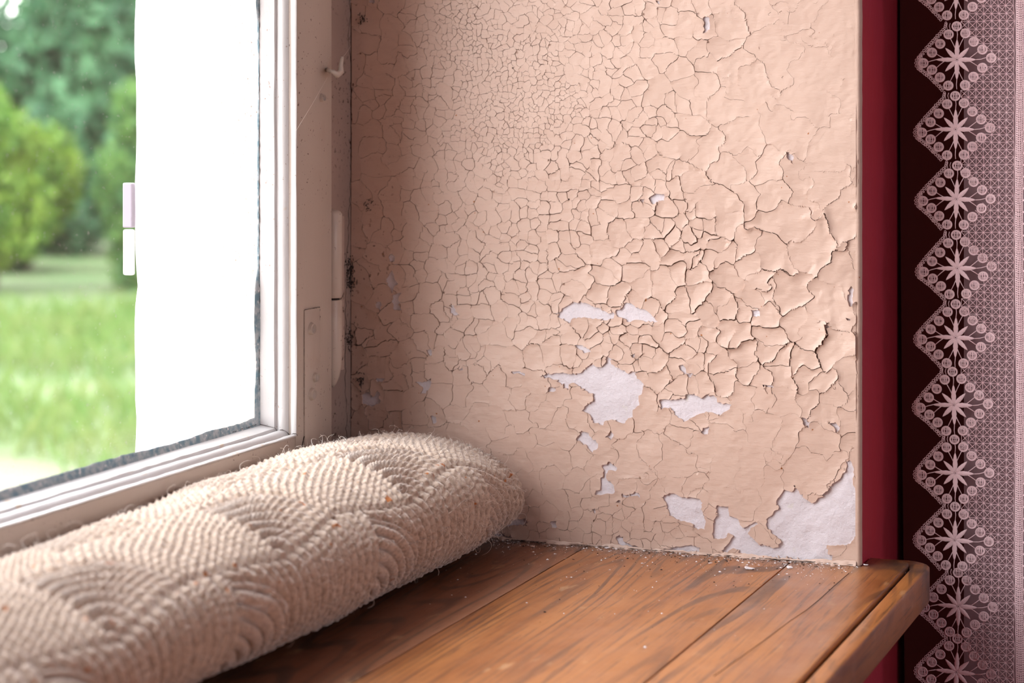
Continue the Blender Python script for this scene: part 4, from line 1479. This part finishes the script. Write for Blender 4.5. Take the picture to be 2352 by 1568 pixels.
def make_motif():
    parts = {}
    mb = MB()
    R_ = math.radians
    for ang, l1, w in ((0, 44, 5.5), (180, 50, 5), (90, 47, 5.6), (-90, 47, 5.6), (45, 39, 5), (135, 38, 5.2), (-45, 39, 5), (-135, 38, 5)):
        petal(mb, R_(ang), 2.5, l1, w)
    ring(mb, 0, 0, 2.2, 2.2, 1.0, 10)
    parts['flower'] = mb
    mb = MB()
    thread(mb, [(44, 0), (55, -1), (68, -5)], 1.0); thread(mb, [(-48, 0), (-60, 3), (-68, 6)], 1.0)
    thread(mb, [(0, -46), (1, -58), (0, -66)], .9); thread(mb, [(0, 46), (-1, 58), (0, 68)], .9)
    for sa_, (mx, my) in ((1, (305, -120)), (1, (305, 98)), (-1, (-302, -85)), (-1, (-300, 122))):
        mx, my = mx * k5, my * k5
        thread(mb, [(sa_ * 27, 2 if my > 0 else -2), (sa_ * 38, my * .45), (mx - sa_ * 9, my * .85)], .95)
    for mx, my in ((100, -315), (100, 305), (-102, -303), (-102, 312)):
        mx, my = mx * k5, my * k5
        thread(mb, [(mx * .22, my * .45), (mx * .45, my * .62), (mx * .8, my * .84)], .9)
    parts['stem_threads'] = mb
    mb = MB()
    rr = random.Random(4)
    for (mx, my) in MED + [(-5, -400)]:
        mx, my = mx * k5, my * k5
        ring(mb, mx, my, 10.6, 10.2, 1.5, 16); ring(mb, mx, my, 8.7, 8.5, .9, 14, 4)
        for q in range(5):
            xo_ = -5.6 + 2.8 * q + rr.uniform(-.5, .5); hh_ = math.sqrt(max(0, 81 - xo_ * xo_))
            thread(mb, [(mx + xo_ * .7, my - hh_), (mx + xo_ + rr.uniform(-.8, .8), my), (mx + xo_ * .7, my + hh_)], .85, 4)
        for q in (-3.5, 3.5):
            thread(mb, [(mx - 8, my + q), (mx, my + q + rr.uniform(-1, 1)), (mx + 8, my + q)], .55, 4)
    parts['medallions'] = mb
    mb = MB()
    outer = [(-102, -303), (-203, -190), (-302, -85), (-405, 42), (-300, 122), (-203, 213), (-102, 312)]
    o_ = [(x * k5, y * k5) for x, y in outer]
    for i in range(len(o_) - 1):
        (xa, ya), (xb, yb) = o_[i], o_[i + 1]
        dx, dy = xb - xa, yb - ya; ll = math.hypot(dx, dy)
        nx_, ny_ = -abs(dy) / ll, (-abs(dx) / ll if dy > 0 and i < 3 else abs(dx) / ll)
        for q in range(5):
            t = q / 4.6 + .02
            bx, by = xa + dx * t, ya + dy * t
            for off_, rad_r in ((13.2, 1.9), (17.5, 2.7)):
                if off_ < 15 or q % 1 == 0:
                    ring(mb, bx + nx_ * off_ + rr.uniform(-.5, .5), by + ny_ * off_ + rr.uniform(-.5, .5), rad_r, rad_r, .75, 9, 4)
    for q in range(7):
        w = math.radians(110 + q * 23)
        cx_, cy_ = o_[3]
        for off_, rad_r in ((13.5, 2.), (17.8, 2.6)):
            ring(mb, cx_ + off_ * math.cos(w), cy_ - off_ * math.sin(w) , rad_r, rad_r, .75, 9, 4)
    # notch between neighbouring motifs
    for q in range(4):
        ring(mb, -29 + q * 1.0, -72 - q * 4.2, 2.2, 2.2, .8, 9, 4)
    thread(mb, [(-16, -70), (-18, -77), (-16, -84)], .8, 4); thread(mb, [(-23, -70), (-24, -77), (-23, -84)], .8, 4)
    parts['picot_edge'] = mb
    return {k: v for k, v in parts.items()}


mot = make_motif()
meshes = {}
for k, mb in mot.items():
    me = bpy.data.meshes.new(k); me.from_pydata(mb.V, [], mb.F)
    me.polygons.foreach_set('use_smooth', [True] * len(me.polygons)); me.materials.append(M_LACE); meshes[k] = me
cents = [(2197 + dx_, v) for dx_, v in ((0, -24), (1, 137), (-2, 297), (0, 457), (2, 616), (-2, 775), (-6, 930), (-3, 1086), (-4, 1240), (4, 1392), (0, 1543), (0, 1698))]
cents = [(2197, -24 - 154 * k) for k in range(20, 0, -1)] + cents + [(2196, 1698 + 154 * k) for k in range(1, 10)]
for (u, v) in cents:
    p = on_x(u, v, XLACE)
    m = empty('lace_motif', (0, p[1] - C0[1], p[2] - C0[2]), lace)
    m.rotation_euler = (random.uniform(-.05, .05), random.uniform(-.03, .03), random.uniform(-.04, .04))
    for k, me in meshes.items():
        o = bpy.data.objects.new(k, me); put(o, m)
# star-lattice net
mb = MB()
rn = random.Random(9)
cell = 17.2


def in_fan(a, b):
    for (u, v) in cents:
        if abs(b - v) > 90: continue
        if abs(a - (u - 2195)) + abs(b - v) * 1.02 < 82: return True
    return a < 12


def jit(a, b):
    return (a + 2.0 * float(vnoise(a, b, 40, 131)) + .7 * float(vnoise(a, b, 9, 133)), b + 2.2 * float(vnoise(a, b, 45, 132)) + .7 * float(vnoise(a, b, 9, 134)))


LT, LL = -3080, 6200          # top and length of the lace, in motif units
nj = int(LL / cell)
for i in range(0, 8):
    for j in range(nj):
        a, b = 12 + i * cell, LT + j * cell
        segs = [((a, b), (a + cell, b)), ((a, b), (a, b + cell)), ((a, b), (a + cell, b + cell)), ((a + cell, b), (a, b + cell))]
        for p, q in segs:
            mx, my = (p[0] + q[0]) / 2, (p[1] + q[1]) / 2
            if in_fan(mx, my) or mx > 138: continue
            p2, q2 = jit(*p), jit(*q)
            thread(mb, [p2, ((p2[0] + q2[0]) / 2 + rn.uniform(-.6, .6), (p2[1] + q2[1]) / 2 + rn.uniform(-.6, .6)), q2], .62, 4)
tag(mb.build('net', M_LACE, lace), 'fine star lattice net', kind='stuff')
# woven tape with small loops
mb = MB()
bx0 = 137
for j in range(0, LL, 5):
    b = LT + j; w_ = 1.5 * math.sin(j / 120.)
    thread(mb, [(bx0 + w_, b), (bx0 + 8 + w_, b + 3 + rn.uniform(-1, 1), -.0), (bx0 + 17 + w_, b)], 1.35, 4)
for a in (0, 4.3, 8.6, 13, 17):
    thread(mb, [(bx0 + a + 1.5 * math.sin(j / 120.) + rn.uniform(-.6, .6), LT + j) for j in range(0, LL + 1, 12)], 1.25, 4)
mb.build('woven_tape', M_LACE, lace)
mb = MB()
for j in range(0, int(LL / 26.8)):
    b = LT + j * 26.8; w_ = 1.5 * math.sin((b - LT) / 120.)
    thread(mb, [(bx0 + 17 + w_, b + .5), (bx0 + 27 + w_, b + 3), (bx0 + 31 + w_, b + 13), (bx0 + 27 + w_, b + 23), (bx0 + 17 + w_, b + 26.4)], 1.2, 4)
mb.build('loop_edge', M_LACE, lace)


def hang(name, fn, s0, s1, ns, z0, z1, mat, parent=None, thick=.0006):
    """cloth sheet: fn(s) gives x,y on the floor plan"""
    zs = np.linspace(z0, z1, 40)
    V, Fc = [], []
    ss = np.linspace(s0, s1, ns)
    for lay in (0, 1):
        for s in ss:
            for z in zs:
                x, y = fn(s, z)
                V.append((x + lay * thick, y, z))
    nz = len(zs)
    for lay in (0, 1):
        b0 = lay * ns * nz
        for i in range(ns - 1):
            for k in range(nz - 1):
                f = [b0 + i * nz + k, b0 + i * nz + k + 1, b0 + (i + 1) * nz + k + 1, b0 + (i + 1) * nz + k]
                Fc.append(f if lay else f[::-1])
    return mesh_np(name, V, Fc, mat, parent)


# plain sheer behind the lace, starting behind the motif centres
ySh = on_x(2214, 500, XLACE + .010)[1]
sh_ = hang('sheer_curtain', lambda s, z: (XLACE + .010 + .004 * math.sin(s * 60), ySh - s), 0, .30, 40, -.86, 1.55, M_SHEER)
tag(sh_, 'mauve-brown sheer curtain panel hanging behind the lace', 'curtain')
# dark cloth put in for the shadow on the wall behind the lace
dr = empty('wall_shade', (.16, -.34, 0)); tag(dr, 'dark maroon cloth standing in for the shadow on the crimson wall behind the lace', 'curtain')


def shade_folds(s, z):
    # starts on the wall at x=.113 and swells out in folds
    x = .113 + s * .55
    y = YR - .004 - .020 * (1 - math.exp(-s * 40)) - .016 * (1 + math.sin(s * 75 - 1.5)) * min(1, s * 20) + .002 * math.sin(z * 5)
    return x - .16, y + .34


hang('shade_cloth', shade_folds, 0, .9, 160, -.86, 1.55, M_SHADE_CLOTH, dr, .0012)
